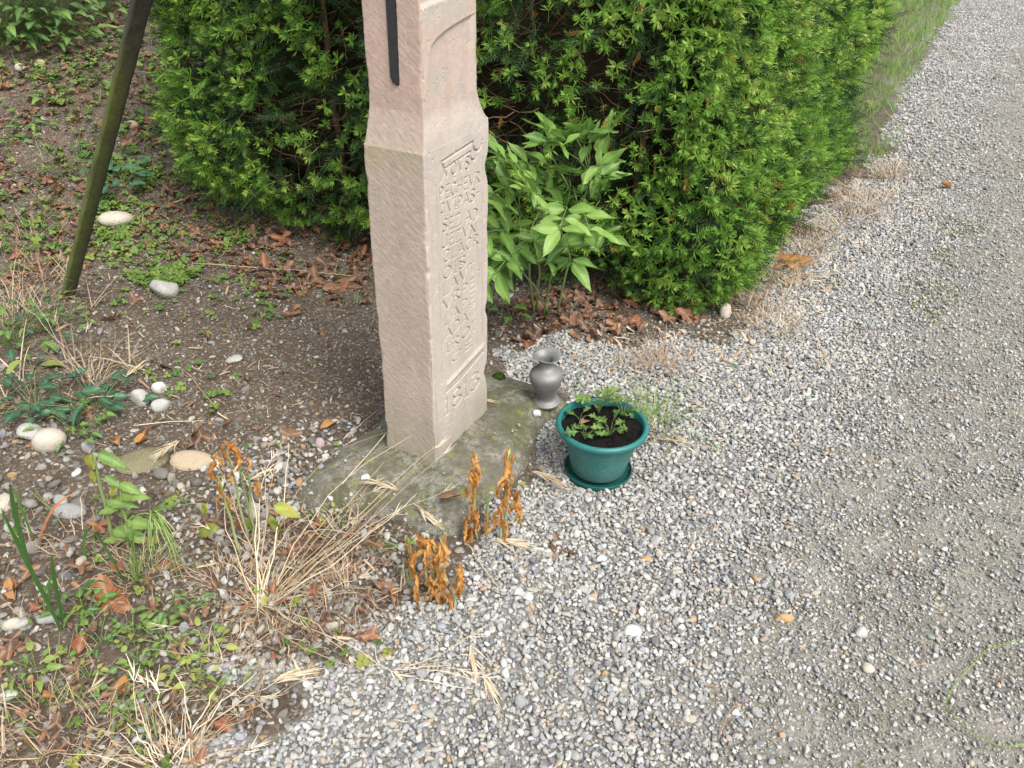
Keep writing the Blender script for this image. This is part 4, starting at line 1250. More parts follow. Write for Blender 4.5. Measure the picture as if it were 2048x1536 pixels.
lay(640, 470, 7, .7, 1.0, 'pale orange strip of bark on the litter left of the pillar', yaw=60)
lay(160, 1320, 8, .8, .70, 'rusty crumpled leaf under the creeping weeds', dz=.02)
lay(1900, 380, 9, 1.2, .83, 'tan leaf far out on the gravel lane')
lay(640, 865, 6, .8, .9, 'rolled orange-brown leaf on soil left of the footing', yaw=-50)
def ground_scatter(name, n, poly, fn, protos, s0, s1, t0, t1, tilt=.3, dz=.004, sub=None):
    pw = np.array(poly)
    x = pw[:, 0].min() + rng.random(n) * np.ptp(pw[:, 0]); y = pw[:, 1].min() + rng.random(n) * np.ptp(pw[:, 1])
    k = inpoly(x, y, poly) & inview(x, y, 250, -120) & ~inpoly(x, y, FOOTW)
    x, y = x[k], y[k]
    if fn is not None:
        k = rng.random(len(x)) < fn(x, y); x, y = x[k], y[k]
    m_ = len(x)
    rot = np.stack([rng.normal(0, tilt, m_), rng.normal(0, tilt, m_), rng.random(m_) * 6.283], -1)
    return scatter(name, np.stack([x, y, HG(x, y) + dz * (0.3 + rng.random(m_))], -1), rot, s0 + (s1 - s0) * rng.random(m_), rng.integers(0, len(protos), m_), t0 + (t1 - t0) * rng.random(m_), protos)
BANK = gpoly([(-200, -60), (460, -80), (480, 330), (520, 420), (740, 470), (740, 610), (600, 620), (420, 560), (300, 480), (150, 560), (-250, 620)])
NEARSOIL = gpoly([(-250, 480), (300, 420), (740, 500), (760, 900), (600, 960), (300, 900), (-250, 900)])
LOWLEFT = gpoly([(-250, 1040), (320, 980), (600, 1040), (900, 1100), (820, 1300), (560, 1400), (380, 1560), (-300, 1560)])
ground_scatter('leaf_litter', 8500, BANK, lambda x, y: 0.30 + .6 * patchy(x, y), litter_kinds, .20, .62, .1, .70, .4, .018)
ground_scatter('leaf_litter', 300, gpoly([(430, 400), (760, 430), (760, 620), (520, 600)]), lambda x, y: .4 + .6 * patchy(x, y), litter_kinds, .3, .8, .0, .7, .4, .02)
ground_scatter('leaf_litter', 700, gpoly([(970, 620), (1240, 560), (1420, 640), (1200, 690), (990, 680)]), lambda x, y: .25 + .5 * patchy(x, y), litter_kinds, .25, .7, .0, .75, .4, .02)
ground_scatter('leaf_litter', 500, NEARSOIL, lambda x, y: .15 + .4 * patchy(x, y), litter_kinds, .25, .6, .0, .5, .4, .01)
ground_scatter('leaf_litter', 900, LOWLEFT, lambda x, y: .3 + .5 * patchy(x, y), litter_kinds, .15, .45, .0, .70, .6, .03)
# crumbs of bark, needles and bits of stalk
bits = []
for i in range(4):
    b = MB(); b.ribbon(bend((-.5, 0, 0), (.5, 0, 0), random.uniform(-.05, .05), 4, .025), .05 + .03 * i); bits.append(b.mesh('bit', m_rusti))
BITSOIL = gpoly([(-250, 90), (330, 0), (430, 380), (740, 480), (770, 900), (600, 1000), (880, 1080), (860, 1250), (400, 1560), (-300, 1560)])
ground_scatter('twig_litter', 22000, BITSOIL, lambda x, y: .25 + .45 * patchy(x, y), bits, .006, .026, .0, .45, .3, .008)
ground_scatter('twig_litter', 3000, BITSOIL, lambda x, y: .3 + .5 * patchy(x, y), bits, .02, .06, .1, .8, .3, .012)
ground_scatter('twig_litter', 5200, gpoly([(980, 660), (1250, 660), (1430, 650), (1530, 500), (1720, 350), (1900, 380), (1700, 560), (1560, 760), (1250, 760), (1000, 700)]), lambda x, y: .35 + .4 * patchy(x, y), bits, .015, .06, .2, 1, .35, .014)
ground_scatter('twig_litter', 420, gpoly([(1000, 700), (2048, 500), (2100, 1560), (560, 1560)]), None, bits, .01, .030, .0, .9, .3, .02)

# ------------------------------------------------------------------ stones that stand out
RIVER = {k: stonemat(k + '_stone', [(0.0, c_)], .3, 'OBJECT', .7) for k, c_ in dict(white=(.62, .605, .575), cream=(.49, .435, .36), grey=(.29, .29, .28), pale=(.40, .39, .36), tan=(.40, .32, .22), blue=(.25, .27, .29), moss=(.19, .17, .10), mauve=(.40, .31, .31), orange=(.46, .27, .13)).items()}
def stone(px, py, wpx, colr, label, ang_=False, flat=.6, yaw=None, seed=1, cat='stone', sink=.25, tilt=.15, name='stone'):
    q = G(px, py)
    wld = wpx / FPX * float(proj(np.array(q))[2])
    me_ = pebble(seed * 7 + 900, ang_, flat)
    me_.materials.append(RIVER[colr])
    sc_l = wld / 2
    o = link(name, me_, loc=(q.x, q.y, FH(q.x, q.y) + sc_l * flat * (1 - 2 * sink)), rot=(random.gauss(0, tilt), random.gauss(0, tilt), R(yaw) if yaw is not None else random.random() * 6.28), scl=sc_l, tint=random.random())
    return tag(o, label, cat)
stone(236, 450, 54, 'cream', 'smooth cream stone lying alone in green ground cover near the brace', False, .62, 10, 3)
stone(330, 590, 58, 'pale', 'angular pale stone with a notched top on soil below the cream stone', True, .85, 30, 4)
stone(468, 724, 36, 'pale', 'flat pale grey disc stone alone on dark soil', False, .35, 0, 5)
stone(108, 890, 62, 'cream', 'big smooth whitish boulder pebble beside the dark creeping leaves', False, .75, 20, 6)
stone(70, 872, 48, 'pale', 'grey rounded pebble tucked behind the big whitish one', False, .6, 0, 7)
stone(282, 806, 46, 'pale', 'grey rough lump of stone, left one of a cluster of three', True, .9, 0, 8)
stone(322, 782, 34, 'white', 'white lump of stone, upper one of a cluster of three', True, .9, 0, 9)
stone(324, 815, 42, 'pale', 'speckled grey lump of stone, lower one of a cluster of three', True, .8, 60, 10)
stone(285, 925, 100, 'moss', 'large flat brownish mossy stone sunk behind the tall weed stalk', False, .28, 10, 11, sink=.4)
stone(375, 928, 66, 'tan', 'flat tan stone with straw lying across it', False, .38, 0, 12, sink=.35)
stone(1452, 630, 36, 'cream', 'pale oval stone on gravel against the foot of the hedge corner', False, .75, 90, 13)
stone(1264, 1266, 36, 'white', 'bright white smooth pebble standing out on the grey gravel', False, .6, 10, 14)
stone(1048, 1255, 23, 'pale', 'round light grey pebble on gravel left of the bright white one', False, .85, 10, 15)
stone(96, 1243, 46, 'grey', 'grey angular stone beside the broad grass blades', True, .7, 10, 16)
stone(26, 1257, 36, 'cream', 'cream round pebble near the grey angular stone', False, .75, 10, 17)
stone(20, 1395, 34, 'white', 'white oval pebble by the bright orange leaf', False, .6, 10, 18)
stone(88, 1362, 26, 'grey', 'striped grey oval pebble above the white oval one', False, .6, 60, 19)
stone(12, 1010, 48, 'cream', 'large cream pebble half hidden behind the broad grass blades', False, .6, 80, 20)
stone(140, 1022, 66, 'grey', 'wide grey-green flat stone behind the orange grass stalk', False, .4, 0, 21)
stone(735, 986, 24, 'white', 'small white angular stone on the footing edge', True, .6, 60, 22)
stone(640, 890, 22, 'mauve', 'rounded brown-grey pebble on dark soil left of the footing', False, .8, 0, 23)
stone(1072, 850, 21, 'white', 'white stone lying between vase and flower pot', True, .8, 0, 24)
stone(1088, 878, 16, 'pale', 'small pale stone below the white stone beside the pot', True, .8, 0, 25)
stone(1342, 960, 24, 'pale', 'pale blocky stone on gravel to the right of the pot', True, .9, 0, 26)
stone(1076, 1103, 26, 'cream', 'cream angular stone beside the dark purplish leaf', True, .8, 0, 27)
stone(1570, 1240, 26, 'orange', 'two-toned orange pebble on the gravel lane', False, .6, 0, 28)
stone(1290, 1120, 20, 'orange', 'small orange-tan pebble on loose gravel', False, .7, 0, 29)
stone(1735, 1340, 26, 'cream', 'cream pebble on the compacted part of the lane', False, .7, 0, 30)
stone(1718, 1330 - 60, 26, 'pale', 'pale rounded pebble above the cream one on the lane', False, .7, 0, 31)
stone(1470, 1428, 22, 'white', 'white pebble beside the thin red twig on the lane', True, .7, 0, 32)
stone(40, 140, 20, 'cream', 'small cream pebble on the leafy bank by the low bushes', False, .8, 0, 33)
stone(78, 130, 26, 'tan', 'tan pebble next to the cream one on the leafy bank', False, .6, 0, 34)
stone(268, 255, 22, 'tan', 'round tan pebble on the leafy bank behind the brace', False, .8, 0, 35)
stone(390, 335, 15, 'cream', 'little cream pebble on soil at the left end of the hedge', False, .8, 0, 36)

# ------------------------------------------------------------------ moss cushion at the pillar
mo = MB()
q = G(998, 772); qz = FH(q.x, q.y)
for i in range(420):
    a, r_ = random.random() * 6.28, random.random() ** .5
    hx, hy = r_ * math.cos(a) * .020, r_ * math.sin(a) * .026
    hz = .020 * math.sqrt(1 - .95 * r_ * r_) * (0.75 + .25 * math.cos(hy * 240))
    d = Vector((hx * 20, hy * 20, .7)).normalized() * .007
    mo.ribbon([(hx, hy, hz - .006), (hx + d.x, hy + d.y, hz + d.z * .6)], [.003, .001], random.random() * .45, (random.random() - .5, random.random() - .5, 0))
cush = thing('moss_cushion', 'small round cushion of dark green moss on the footing beside the pillar', 'moss', (q.x, q.y, qz))
m_mossg = leafmat('cushion_moss', [(0.0, (0.03, 0.065, 0.012)), (1.0, (0.12, 0.19, 0.03))], 'GEOMETRY', rough=.9, trans=.1)
mo.build('moss_tips', m_mossg, cush, kind='stuff')
cb_ = MB(); cb_.tube([(0, 0, -.006), (0, 0, .006), (0, 0, .0145)], [.019, .017, .006], 12, .1); cb_.build('moss_body', m_mossg, cush)

# ------------------------------------------------------------------ wilted orange plants
wilt_kinds = [leaf('leaf', .085, .034, m_wilt, 'lance', (.9, .5, 1.2, .7)[i], (.5, -.4, .9, .2)[i], 5, 13, .10, 70 + i, (1.3, 2.1, 1.7, 2.6)[i]) for i in range(4)]
def twisted(name, mat, seed, L=.09, W=.026):
    r = random.Random(seed)
    b = MB(); vs = []
    n, m_ = 15, 5
    a0 = r.random() * 6
    for j in range(n):
        t = j / (n - 1)
        a = a0 + t * r.uniform(2, 4.5)
        wd = W / 2 * (math.sin(math.pi * (0.08 + .9 * t)) ** .7) * (1 + .25 * math.sin(j * 2.3 + seed))
        cx_, cy_ = .006 * math.sin(5 * t + seed), .006 * math.cos(6 * t + seed)
        for i in range(m_):
            s = 2 * i / (m_ - 1) - 1
            f_ = .65 * wd * (abs(s) ** 1.2) * (1 if i % 2 else 1.4) + .05 * wd * math.sin(17 * t + 5 * s + seed)
            vs.append((cx_ + s * wd * .75 * math.cos(a) - f_ * math.sin(a), cy_ + s * wd * .75 * math.sin(a) + f_ * math.cos(a), -L * t + .004 * math.sin(9 * t + 3 * s + seed)))
    b.add(vs, [(j * m_ + i, j * m_ + i + 1, (j + 1) * m_ + i + 1, (j + 1) * m_ + i) for j in range(n - 1) for i in range(m_ - 1)])
    return b.mesh(name, mat)
hang_kinds = [twisted('leaf', m_wilt, i, .066 + .014 * (i % 3), .0125 + .004 * (i % 3)) for i in range(7)]
yel_kinds = [leaf('leaf', .075, .036, m_yel, 'ovate', .4, .9, seed=80 + i, wob=.05) for i in range(3)]
def wilted(label, base, stems, leaves, yellow=(), spread=.010, lsc=1.0):
    """BASE px; STEMS list of (foot px, tip px, radius); LEAVES list of (px, py, count, dx): wilted leaves hang round that point."""
    b0_ = G(*base); b0_.z = FH(b0_.x, b0_.y)
    th_ = thing('wilted_plant', label, 'wilted plant', b0_, 'wilted orange plants')
    inv = Matrix.Translation(-b0_)
    for (fx, fy, tx, ty, r_) in stems:
        f_ = G(fx, fy); f_.z = FH(f_.x, f_.y) - .01
        tip = RY(tx, ty, f_.y + .01)
        sb = MB(); sb.tube(bend(f_, tip, 0, 7, .003), taper(7, r_, .55), 6, [.9, .8, .6, .5, .45, .4, .35][0])
        sb.t = [max(0, .95 - .9 * (i // 6) / 6) for i in range(len(sb.v))]
        o = sb.build('stem', m_stem, th_); o.matrix_parent_inverse = inv
    for (lx, ly, cnt, dx) in leaves:
        for i in range(max(2, int(cnt * .72))):
            q_ = RY(lx + random.gauss(0, dx * .72), ly + random.gauss(0, dx * .9), b0_.y + random.gauss(0, spread * .8))
            o = link('leaf', random.choice(hang_kinds), th_, loc=q_, rot=(random.gauss(0, .14), random.gauss(0, .16), random.random() * 6.28), scl=random.uniform(.55, 1.05) * lsc, tint=min(1, max(0, random.gauss(.5, .24))))
            o.matrix_parent_inverse = inv
    for (lx, ly, dx, dz_, sc_l) in yellow:
        q_ = RY(lx, ly, b0_.y)
        o = link('leaf', random.choice(yel_kinds), th_, loc=q_, rot=basis((dx, -.25, dz_), (0, -.6, .8), random.uniform(-.4, .4)), scl=sc_l, tint=random.random(), label='yellowing green leaf low on the stem')
        o.matrix_parent_inverse = inv
    return th_
wilted('wilted plant with orange shrivelled heads on four green stalks, left of the footing', (480, 1105),
       [(483, 1112, 434, 950, .0042), (498, 1085, 455, 905, .0040), (508, 1072, 478, 915, .0038), (506, 1092, 497, 945, .0040)],
       [(430, 912, 7, 8), (425, 930, 4, 6), (455, 885, 6, 8), (470, 900, 5, 7), (463, 935, 4, 5), (490, 915, 4, 5), (510, 960, 5, 6), (458, 995, 2, 4), (436, 965, 3, 4)],
       [(545, 1010, 1, -.2, 1.0), (440, 1052, -1, -.25, 1.0), (415, 1005, -.4, -.7, .7), (500, 1035, -.2, -1, .8), (540, 1030, .3, -1, .9)], lsc=.85)
wilted('two-stalked wilted plant hung with long orange leaves in front of the footing', (978, 1088),
       [(955, 1080, 944, 925, .0040), (976, 1075, 972, 985, .0055), (1000, 1085, 1010, 960, .0042), (1006, 1075, 1022, 900, .0040)],
       [(948, 915, 6, 7), (952, 945, 9, 8), (944, 965, 6, 8), (1020, 900, 5, 5), (1018, 930, 8, 6), (1014, 955, 8, 6), (950, 1010, 6, 10), (935, 1040, 7, 9), (942, 1060, 5, 9), (1035, 985, 5, 5), (1034, 1015, 6, 6), (1005, 1010, 5, 8), (988, 1030, 4, 6), (1012, 1055, 4, 6), (960, 1040, 4, 6)])
wilted('thick collapsed clump of wilted orange leaves nearest the open gravel', (868, 1198),
       [(878, 1200, 884, 1075, .0045), (860, 1195, 846, 1070, .004), (870, 1195, 865, 1090, .004)],
       [(846, 1080, 7, 8), (866, 1090, 8, 9), (884, 1080, 7, 8), (860, 1110, 9, 11), (876, 1130, 9, 9), (866, 1155, 9, 10), (880, 1175, 6, 8), (845, 1175, 6, 12), (862, 1195, 4, 14)])
wilted('small drooping wilted orange stalk right of the thick collapsed clump', (905, 1222), [(905, 1222, 917, 1130, .003)], [(916, 1135, 5, 5), (912, 1155, 6, 6), (905, 1180, 5, 7), (896, 1200, 4, 7), (925, 1170, 3, 5)], lsc=.85)
wilted('small thin wilted orange stalk left of the thick collapsed clump', (822, 1150), [(822, 1150, 814, 1070, .0025)], [(814, 1080, 4, 4), (818, 1105, 5, 5), (822, 1120, 4, 5), (830, 1110, 2, 4)], lsc=.8)

# ------------------------------------------------------------------ dry grass
def tuft(label, base, tips, nrand, rad_, mat, cat='grass tuft', h=(.05, .12), lean=(0, 0), w=.0026, name='dry_grass_tuft', group=None, t0=.2, t1=1.0, rise=.3, zlift=.0, seeds=True):
    b0_ = G(*base); b0_.z = FH(b0_.x, b0_.y)
    o = thing(name, label, cat, b0_, group)
    b = MB()
    for (tx, ty, hh) in tips:
        q_ = G(tx, ty) if hh is not None else RY(tx, ty, b0_.y)
        if hh is not None:
            q_ = Vector((q_.x, q_.y, FH(q_.x, q_.y) + hh))
        s0_ = Vector((random.gauss(0, rad_ * .35), random.gauss(0, rad_ * .35), -.004))
        d = q_ - b0_
        n_p = 9
        sw = Vector((-d.y, d.x, 0)) * random.gauss(0, .07)
        pts = [p_ + sw * math.sin(math.pi * k_ / (n_p - 1)) for k_, p_ in enumerate(bend(s0_, d + sw * .4, random.uniform(-.03, .10) * d.length, n_p, .006))]
        b.ribbon(pts, taper(n_p, w * random.uniform(.8, 1.2), .45), random.uniform(t0, t1), fold=.2)
        if seeds and random.random() < .45:
            e_ = pts[-1]; dd = (pts[-1] - pts[-2]).normalized()
            for k_ in range(random.randint(4, 9)):
                d2 = (dd + Vector((random.gauss(0, .3), random.gauss(0, .3), random.gauss(-.1, .2)))).normalized()
                p_ = e_ - dd * random.uniform(0, .03)
                b.ribbon(bend(p_, p_ + d2 * random.uniform(.02, .045), -.002, 4), [.0016, .0024, .0014, .0004], min(1, t1 * 1.0))
    for i in range(nrand):
        a = random.random() * 6.28
        r0 = rad_ * random.random() ** .5
        s0_ = Vector((r0 * math.cos(a), r0 * math.sin(a), -.006))
        hh = random.uniform(*h)
        a2 = a + random.gauss(0, .7)
        ln = hh * random.uniform(.5, 1.5)
        e_ = s0_ + Vector((math.cos(a2) * ln + lean[0] * hh, math.sin(a2) * ln + lean[1] * hh, hh * random.uniform(.15, .8)))
        pts = bend(s0_, e_, hh * random.uniform(-.05, .35), 6, .005)
        b.ribbon(pts, taper(6, w * random.uniform(.6, 1.1), .2), random.uniform(t0, t1), fold=.2)
    b.build('blades', mat, o, kind='stuff')
    return o
tuft('straggling straw tuft whose long stalks fan out towards the footing', (530, 1212),
     [(895, 1005, .12), (840, 1018, .10), (870, 1012, .14), (905, 1030, .05), (830, 1040, .08), (800, 1060, .07), (640, 1060, .05), (585, 975, .16), (572, 985, .14), (560, 1000, .1), (470, 1060, .16), (455, 1035, .2), (490, 1030, .2),
      (545, 1040, .18), (720, 1050, .09), (770, 1035, .1), (690, 1110, .06), (660, 1125, .05), (735, 1165, .03), (720, 1200, .02), (700, 1150, .03), (840, 1000, .16), (815, 925, .03), (880, 985, .12), (440, 1150, .05), (400, 1115, .1),
      (340, 1270, .04), (700, 1330, .02), (760, 1350, .02), (800, 1360, .02), (650, 1290, .02), (880, 870, .01)], 90, .035, m_straw, h=(.03, .10), w=.0029, t0=.3, t1=.95)
tuft('straw tuft spreading over gravel with stalks bent to the right', (350, 1530),
     [(560, 1362, .03), (600, 1356, .03), (620, 1362, .02), (520, 1375, .05), (470, 1400, .07), (300, 1410, .12), (330, 1420, .10), (360, 1400, .09), (560, 1480, .02), (520, 1500, .02), (270, 1480, .06), (250, 1490, .04), (290, 1380, .03), (450, 1420, .08)],
     120, .045, m_straw, h=(.03, .12), w=.0028)
tuft('flattened dry grass loop lying on gravel below the long straw tuft', (770, 1345), [(840, 1372, .01), (930, 1290, .01), (945, 1310, .01), (955, 1270, .01), (985, 1370, .02), (940, 1360, .02), (1000, 1395, .01), (960, 1385, .02), (900, 1335, .01)], 14, .02, m_straw, h=(.02, .05), t0=.6)
tuft('reddish dead grass tuft on the gravel below the hedge corner', (1318, 738), [(1345, 640, None), (1330, 660, None), (1352, 665, None), (1300, 680, None), (1390, 700, .03), (1260, 690, .04)], 110, .04, m_rust, h=(.04, .15), t0=.1, t1=.9)
GRP = 'dry grass along the hedge foot'
tuft('rusty dry grass tuft hard against the hedge corner', (1470, 600), [(1500, 560, .1), (1560, 520, .06), (1530, 640, .03)], 150, .07, m_rust, h=(.05, .20), t0=.3)
tuft('pale dry grass sprawling over gravel beside the oval stone', (1545, 655), [(1640, 720, .02), (1660, 740, .02), (1620, 690, .03), (1580, 700, .02), (1590, 740, .02)], 140, .07, m_straw, h=(.03, .12))
tuft('dry grass with long arching stalks beside the large crumpled leaf', (1525, 560), [(1600, 500, .05), (1640, 535, .04), (1590, 560, .05), (1560, 445, None), (1518, 400, None), (1540, 330, None), (1490, 430, None)], 130, .06, m_straw, h=(.05, .22))
tuft('thin tan grass clump at the hedge side above the large crumpled leaf', (1600, 470), [(1620, 330, None), (1625, 360, None), (1600, 400, None)], 130, .09, m_rust, h=(.05, .18), t0=.4)
tuft('dry tan grass fringe between hedge and lane beyond the crumpled leaf', (1700, 410), [(1760, 400, .05), (1650, 440, .05)], 170, .13, m_rust, h=(.04, .16), t0=.5)
tuft('farthest dry grass tuft before the green verge', (1790, 350), [], 120, .14, m_straw, h=(.04, .14))
tuft('wispy green and yellow grass behind the right rim of the pot', (1300, 850), [(1272, 762, None), (1280, 775, None), (1262, 790, None), (1290, 780, None), (1285, 745, None), (1278, 738, None), (1268, 765, None), (1292, 760, None), (1258, 775, None), (1320, 800, .06), (1430, 910, .02), (1380, 880, .03)], 95, .035, m_blade, h=(.07, .20), t0=.4, t1=1, name='grass_tuft', seeds=False)
tuft('small tuft of dry grass leaning on the pot saucer', (1320, 868), [(1390, 905, .01), (1345, 890, .02)], 40, .025, m_straw, h=(.03, .08))
tuft('small yellowing grass blades in gravel below the hedge corner', (1455, 745), [(1500, 740, .01)], 18, .02, m_blade, h=(.02, .05), t0=.6, name='grass_tuft', seeds=False)
tuft('dry stalks standing by the dark creeping leaves on the left', (180, 770), [(172, 610, None), (178, 650, None), (185, 690, None), (110, 640, None), (60, 590, None), (30, 600, None)], 50, .05, m_straw, h=(.05, .2))
tuft('pale dead grass clump at the left edge beside the foot of the brace', (40, 640), [(0, 480, None), (60, 520, None), (110, 560, None), (160, 640, .1)], 150, .12, m_straw, h=(.06, .25), t0=.2, t1=.8)
tuft('dry grass clump on the bank below the brace', (70, 480), [], 110, .12, m_straw, h=(.04, .16), t0=.1, t1=.7)
tuft('yellow-green grass clump on the bank left of the brace', (130, 330), [], 80, .10, m_blade, h=(.06, .16), t0=.5, t1=1, name='grass_tuft', seeds=False)

tuft('low tangle of dry stems around the drooping pale grass', (290, 1150), [(200, 1180, .03), (390, 1100, .06), (350, 1200, .02), (410, 1160, .03)], 90, .06, m_straw, h=(.03, .12), t0=.3, t1=.9)
tuft('sprawling dry stems behind the broad grass blades', (170, 1090), [(20, 1085, .03), (250, 1080, .03), (60, 1075, .02)], 60, .07, m_rust, h=(.02, .09))
tuft('matted dry stems between wilted stalks and straggling straw tuft', (450, 1170), [(330, 1130, .03), (560, 1120, .03), (520, 1090, .04)], 110, .06, m_rust, h=(.02, .09), t0=.2)
tuft('matted brown stems between straggling straw tuft and wilted clump', (690, 1180), [(600, 1150, .02), (780, 1200, .02), (760, 1130, .03)], 110, .09, m_rust, h=(.015, .07), t0=.1)
tuft('matted dry stems just below the straggling straw tuft', (540, 1290), [(430, 1330, .02), (660, 1310, .02), (600, 1350, .02)], 100, .08, m_straw, h=(.015, .08), t0=.1, t1=.8)
tuft('dry stems among yellowing weeds left of the long bleached grass head', (440, 1360), [(330, 1400, .03), (300, 1330, .05), (550, 1400, .02)], 80, .08, m_straw, h=(.02, .10), t0=.2, t1=.9)
tuft('dry stems lying at the lower left edge', (110, 1470), [(0, 1420, .04), (240, 1500, .02), (200, 1400, .05)], 90, .10, m_rust, h=(.02, .10))
tuft('thin dry stems in front of the footing beside the tiny weed sprig', (690, 1075), [(620, 1020, .05), (760, 1010, .05), (600, 1090, .03)], 70, .06, m_rust, h=(.02, .10), t0=.2)
def seedhead(label, root_px, tip_px, n=16, spread=.05, ln=.05, lift=.012, t0=.65):
    a, c_ = G(*root_px), G(*tip_px)
    a.z = FH(a.x, a.y) + lift; c_.z = FH(c_.x, c_.y) + lift
    o = thing('fallen_seed_head', label, 'seed head', a, 'bleached grass heads on the ground')
    b = MB(); d = c_ - a; L_ = d.length; du = d.normalized(); sv = Vector((-du.y, du.x, 0))
    b.ribbon(bend((0, 0, 0), d * .8, .004, 6), .0018, .7)
    for i in range(n):
        t = random.random() ** 1.2
        s0_ = d * t * .7 + sv * random.gauss(0, .003)
        dd = (du + sv * random.gauss(0, spread / ln * .35) + Vector((0, 0, random.uniform(-.02, .16)))).normalized()
        e_ = s0_ + dd * ln * random.uniform(.7, 1.5)
        b.ribbon(bend(s0_, e_, .003, 6), [.0008, .0034, .0036, .0026, .0010, .0004], random.uniform(t0, 1.0), fold=.35)
    b.build('awns', m_straw, o, kind='stuff')
    return o
seedhead('pale grass head lying across the footing at the base of the pillar', (925, 842), (985, 862), 22, .03, .05, .03)
seedhead('drooping tan grass head between wilted plant and pot', (1062, 958), (1120, 985), 26, .035, .06, .03, .3)
seedhead('broad bleached grass head at the foot of the two-stalked wilted plant', (985, 1085), (1045, 1098), 34, .045, .055, .012, .8)
seedhead('bleached grass head bent round on the gravel', (940, 1290), (950, 1350), 20, .03, .06, .01, .7)
seedhead('white grass head lying on gravel under the loop of straw', (965, 1350), (985, 1400), 16, .02, .05, .01, .8)
seedhead('pale grass head lying over the flat tan stone', (365, 905), (320, 940), 22, .03, .05, .045, .8)
seedhead('long bleached grass head on gravel above the straw tuft', (545, 1372), (615, 1356), 24, .02, .06, .015, .7)
seedhead('pale grass head on straw at the front of the footing', (800, 1012), (745, 1000), 22, .03, .05, .02, .6)
seedhead('tangled grass head against the front of the footing', (830, 1035), (880, 1070), 18, .04, .05, .02, .5)
seedhead('pale grass head by the cluster of three stones', (250, 760), (290, 735), 14, .03, .05, .01, .6)
seedhead('thin grass head lying by the wilted stalks', (500, 965), (545, 945), 14, .02, .05, .01, .7)
seedhead('faded grass head in gravel beyond the oval stone', (1630, 690), (1660, 740), 18, .03, .06, .01, .7)

# ------------------------------------------------------------------ green plants on the left
def blades(label, base, specs, mat=None, name='grass_clump', cat='grass clump', sag=.02):
    """Each blade is a part: (foot px, tip px, width m, shade, y shift of the tip)."""
    b0_ = G(*base); b0_.z = FH(b0_.x, b0_.y)
    o = thing(name, label, cat, b0_); inv = Matrix.Translation(-b0_)
    for (fx, fy, tx, ty, w_b, sh_, dy) in specs:
        f_ = G(fx, fy); f_.z = FH(f_.x, f_.y) - .005
        e_ = RY(tx, ty, f_.y + dy)
        b = MB(); b.ribbon(bend(f_, e_, sag, 11), [w_b * (0.75 + .5 * math.sin(2.6 * i / 10)) * (1 - (i / 10) ** 5 * .85) for i in range(11)], sh_, (1, -.2, .1), fold=.25)
        p_ = b.build('blade', mat or m_blade, o); p_.matrix_parent_inverse = inv
    return o
blades('clump of broad green grass blades arching in from the left edge', (120, 1230), [(125, 1260, 2, 1015, .012, .15, -.10), (60, 1130, 20, 965, .013, .1, -.05), (130, 1250, 104, 1108, .010, .12, -.04), (75, 1095, 28, 975, .007, .3, 0), (100, 1215, 106, 1150, .006, .3, 0), (90, 1240, 100, 1160, .005, .5, 0)])
blades('two narrow green blades curving over beside the tall weed stalk', (240, 1140), [(248, 1160, 185, 1062, .008, .2, -.03), (170, 1120, 188, 1062, .007, .3, -.02), (160, 1195, 225, 1175, .007, .25, -.02)], sag=.04)
blades('single orange dead grass blade arched over the pebbles', (74, 1092), [(74, 1095, 165, 985, .006, .2, .06)], leafmat('orange_blade', [(0.0, (.45, .16, .07)), (1, (.5, .25, .1))], 'GEOMETRY'), 'dead_grass_blade', 'grass blade', .045)
def weed(label, base, n, rad_, size, kinds_, tint, up=.35, name='weed', cat='weed', group=None, h=.03, stem=True, lift=0.0, lo=.3):
    b0_ = G(*base); b0_.z = FH(b0_.x, b0_.y) + lift
    o = thing(name, label, cat, b0_, group)
    sb = MB()
    for i in range(n):
        a = i * 2.4 + random.uniform(-.5, .5)
        r_ = rad_ * math.sqrt((i + .6) / n) * random.uniform(.6, 1.1)
        q_ = Vector((r_ * math.cos(a), r_ * math.sin(a), h * random.uniform(lo, 1.2)))
        d = Vector((math.cos(a), math.sin(a), up * random.uniform(-.4, 1.2)))
        link('leaf', random.choice(kinds_), o, loc=q_, rot=basis(d, (0, -.2, 1), random.gauss(0, .35)), scl=size * random.uniform(.65, 1.15), tint=min(1, max(0, random.gauss(tint, .18))))
        if stem: sb.tube(bend((random.gauss(0, .004), random.gauss(0, .004), -.01), q_, .006, 4), .0011, 3, random.random() * .5, False)
    if stem: sb.build('stem', m_stem, o)
    return o
oval_g = [leaf('leaf', .05, .026, m_weed, 'ovate', .3, .3 + .3 * i, seed=110 + i, wob=.03) for i in range(4)]
dark_g = [leaf('leaf', .055, .026, m_dark, 'ovate', .3, .3 + .2 * i, seed=120 + i) for i in range(3)]
lance_g = [leaf('leaf', .09, .030, m_weed, 'lance', .35, .5, seed=130 + i, teeth=.14, nv=13) for i in range(3)]
lobed_g = [leaf('leaf', .055, .044, m_weed, 'lobed', .25, .35, seed=140 + i, nu=7, nv=15, wob=.04) for i in range(3)]
round_g = [leaf('leaf', .03, .028, m_weed, 'round', .2, .2, seed=150 + i) for i in range(3)]
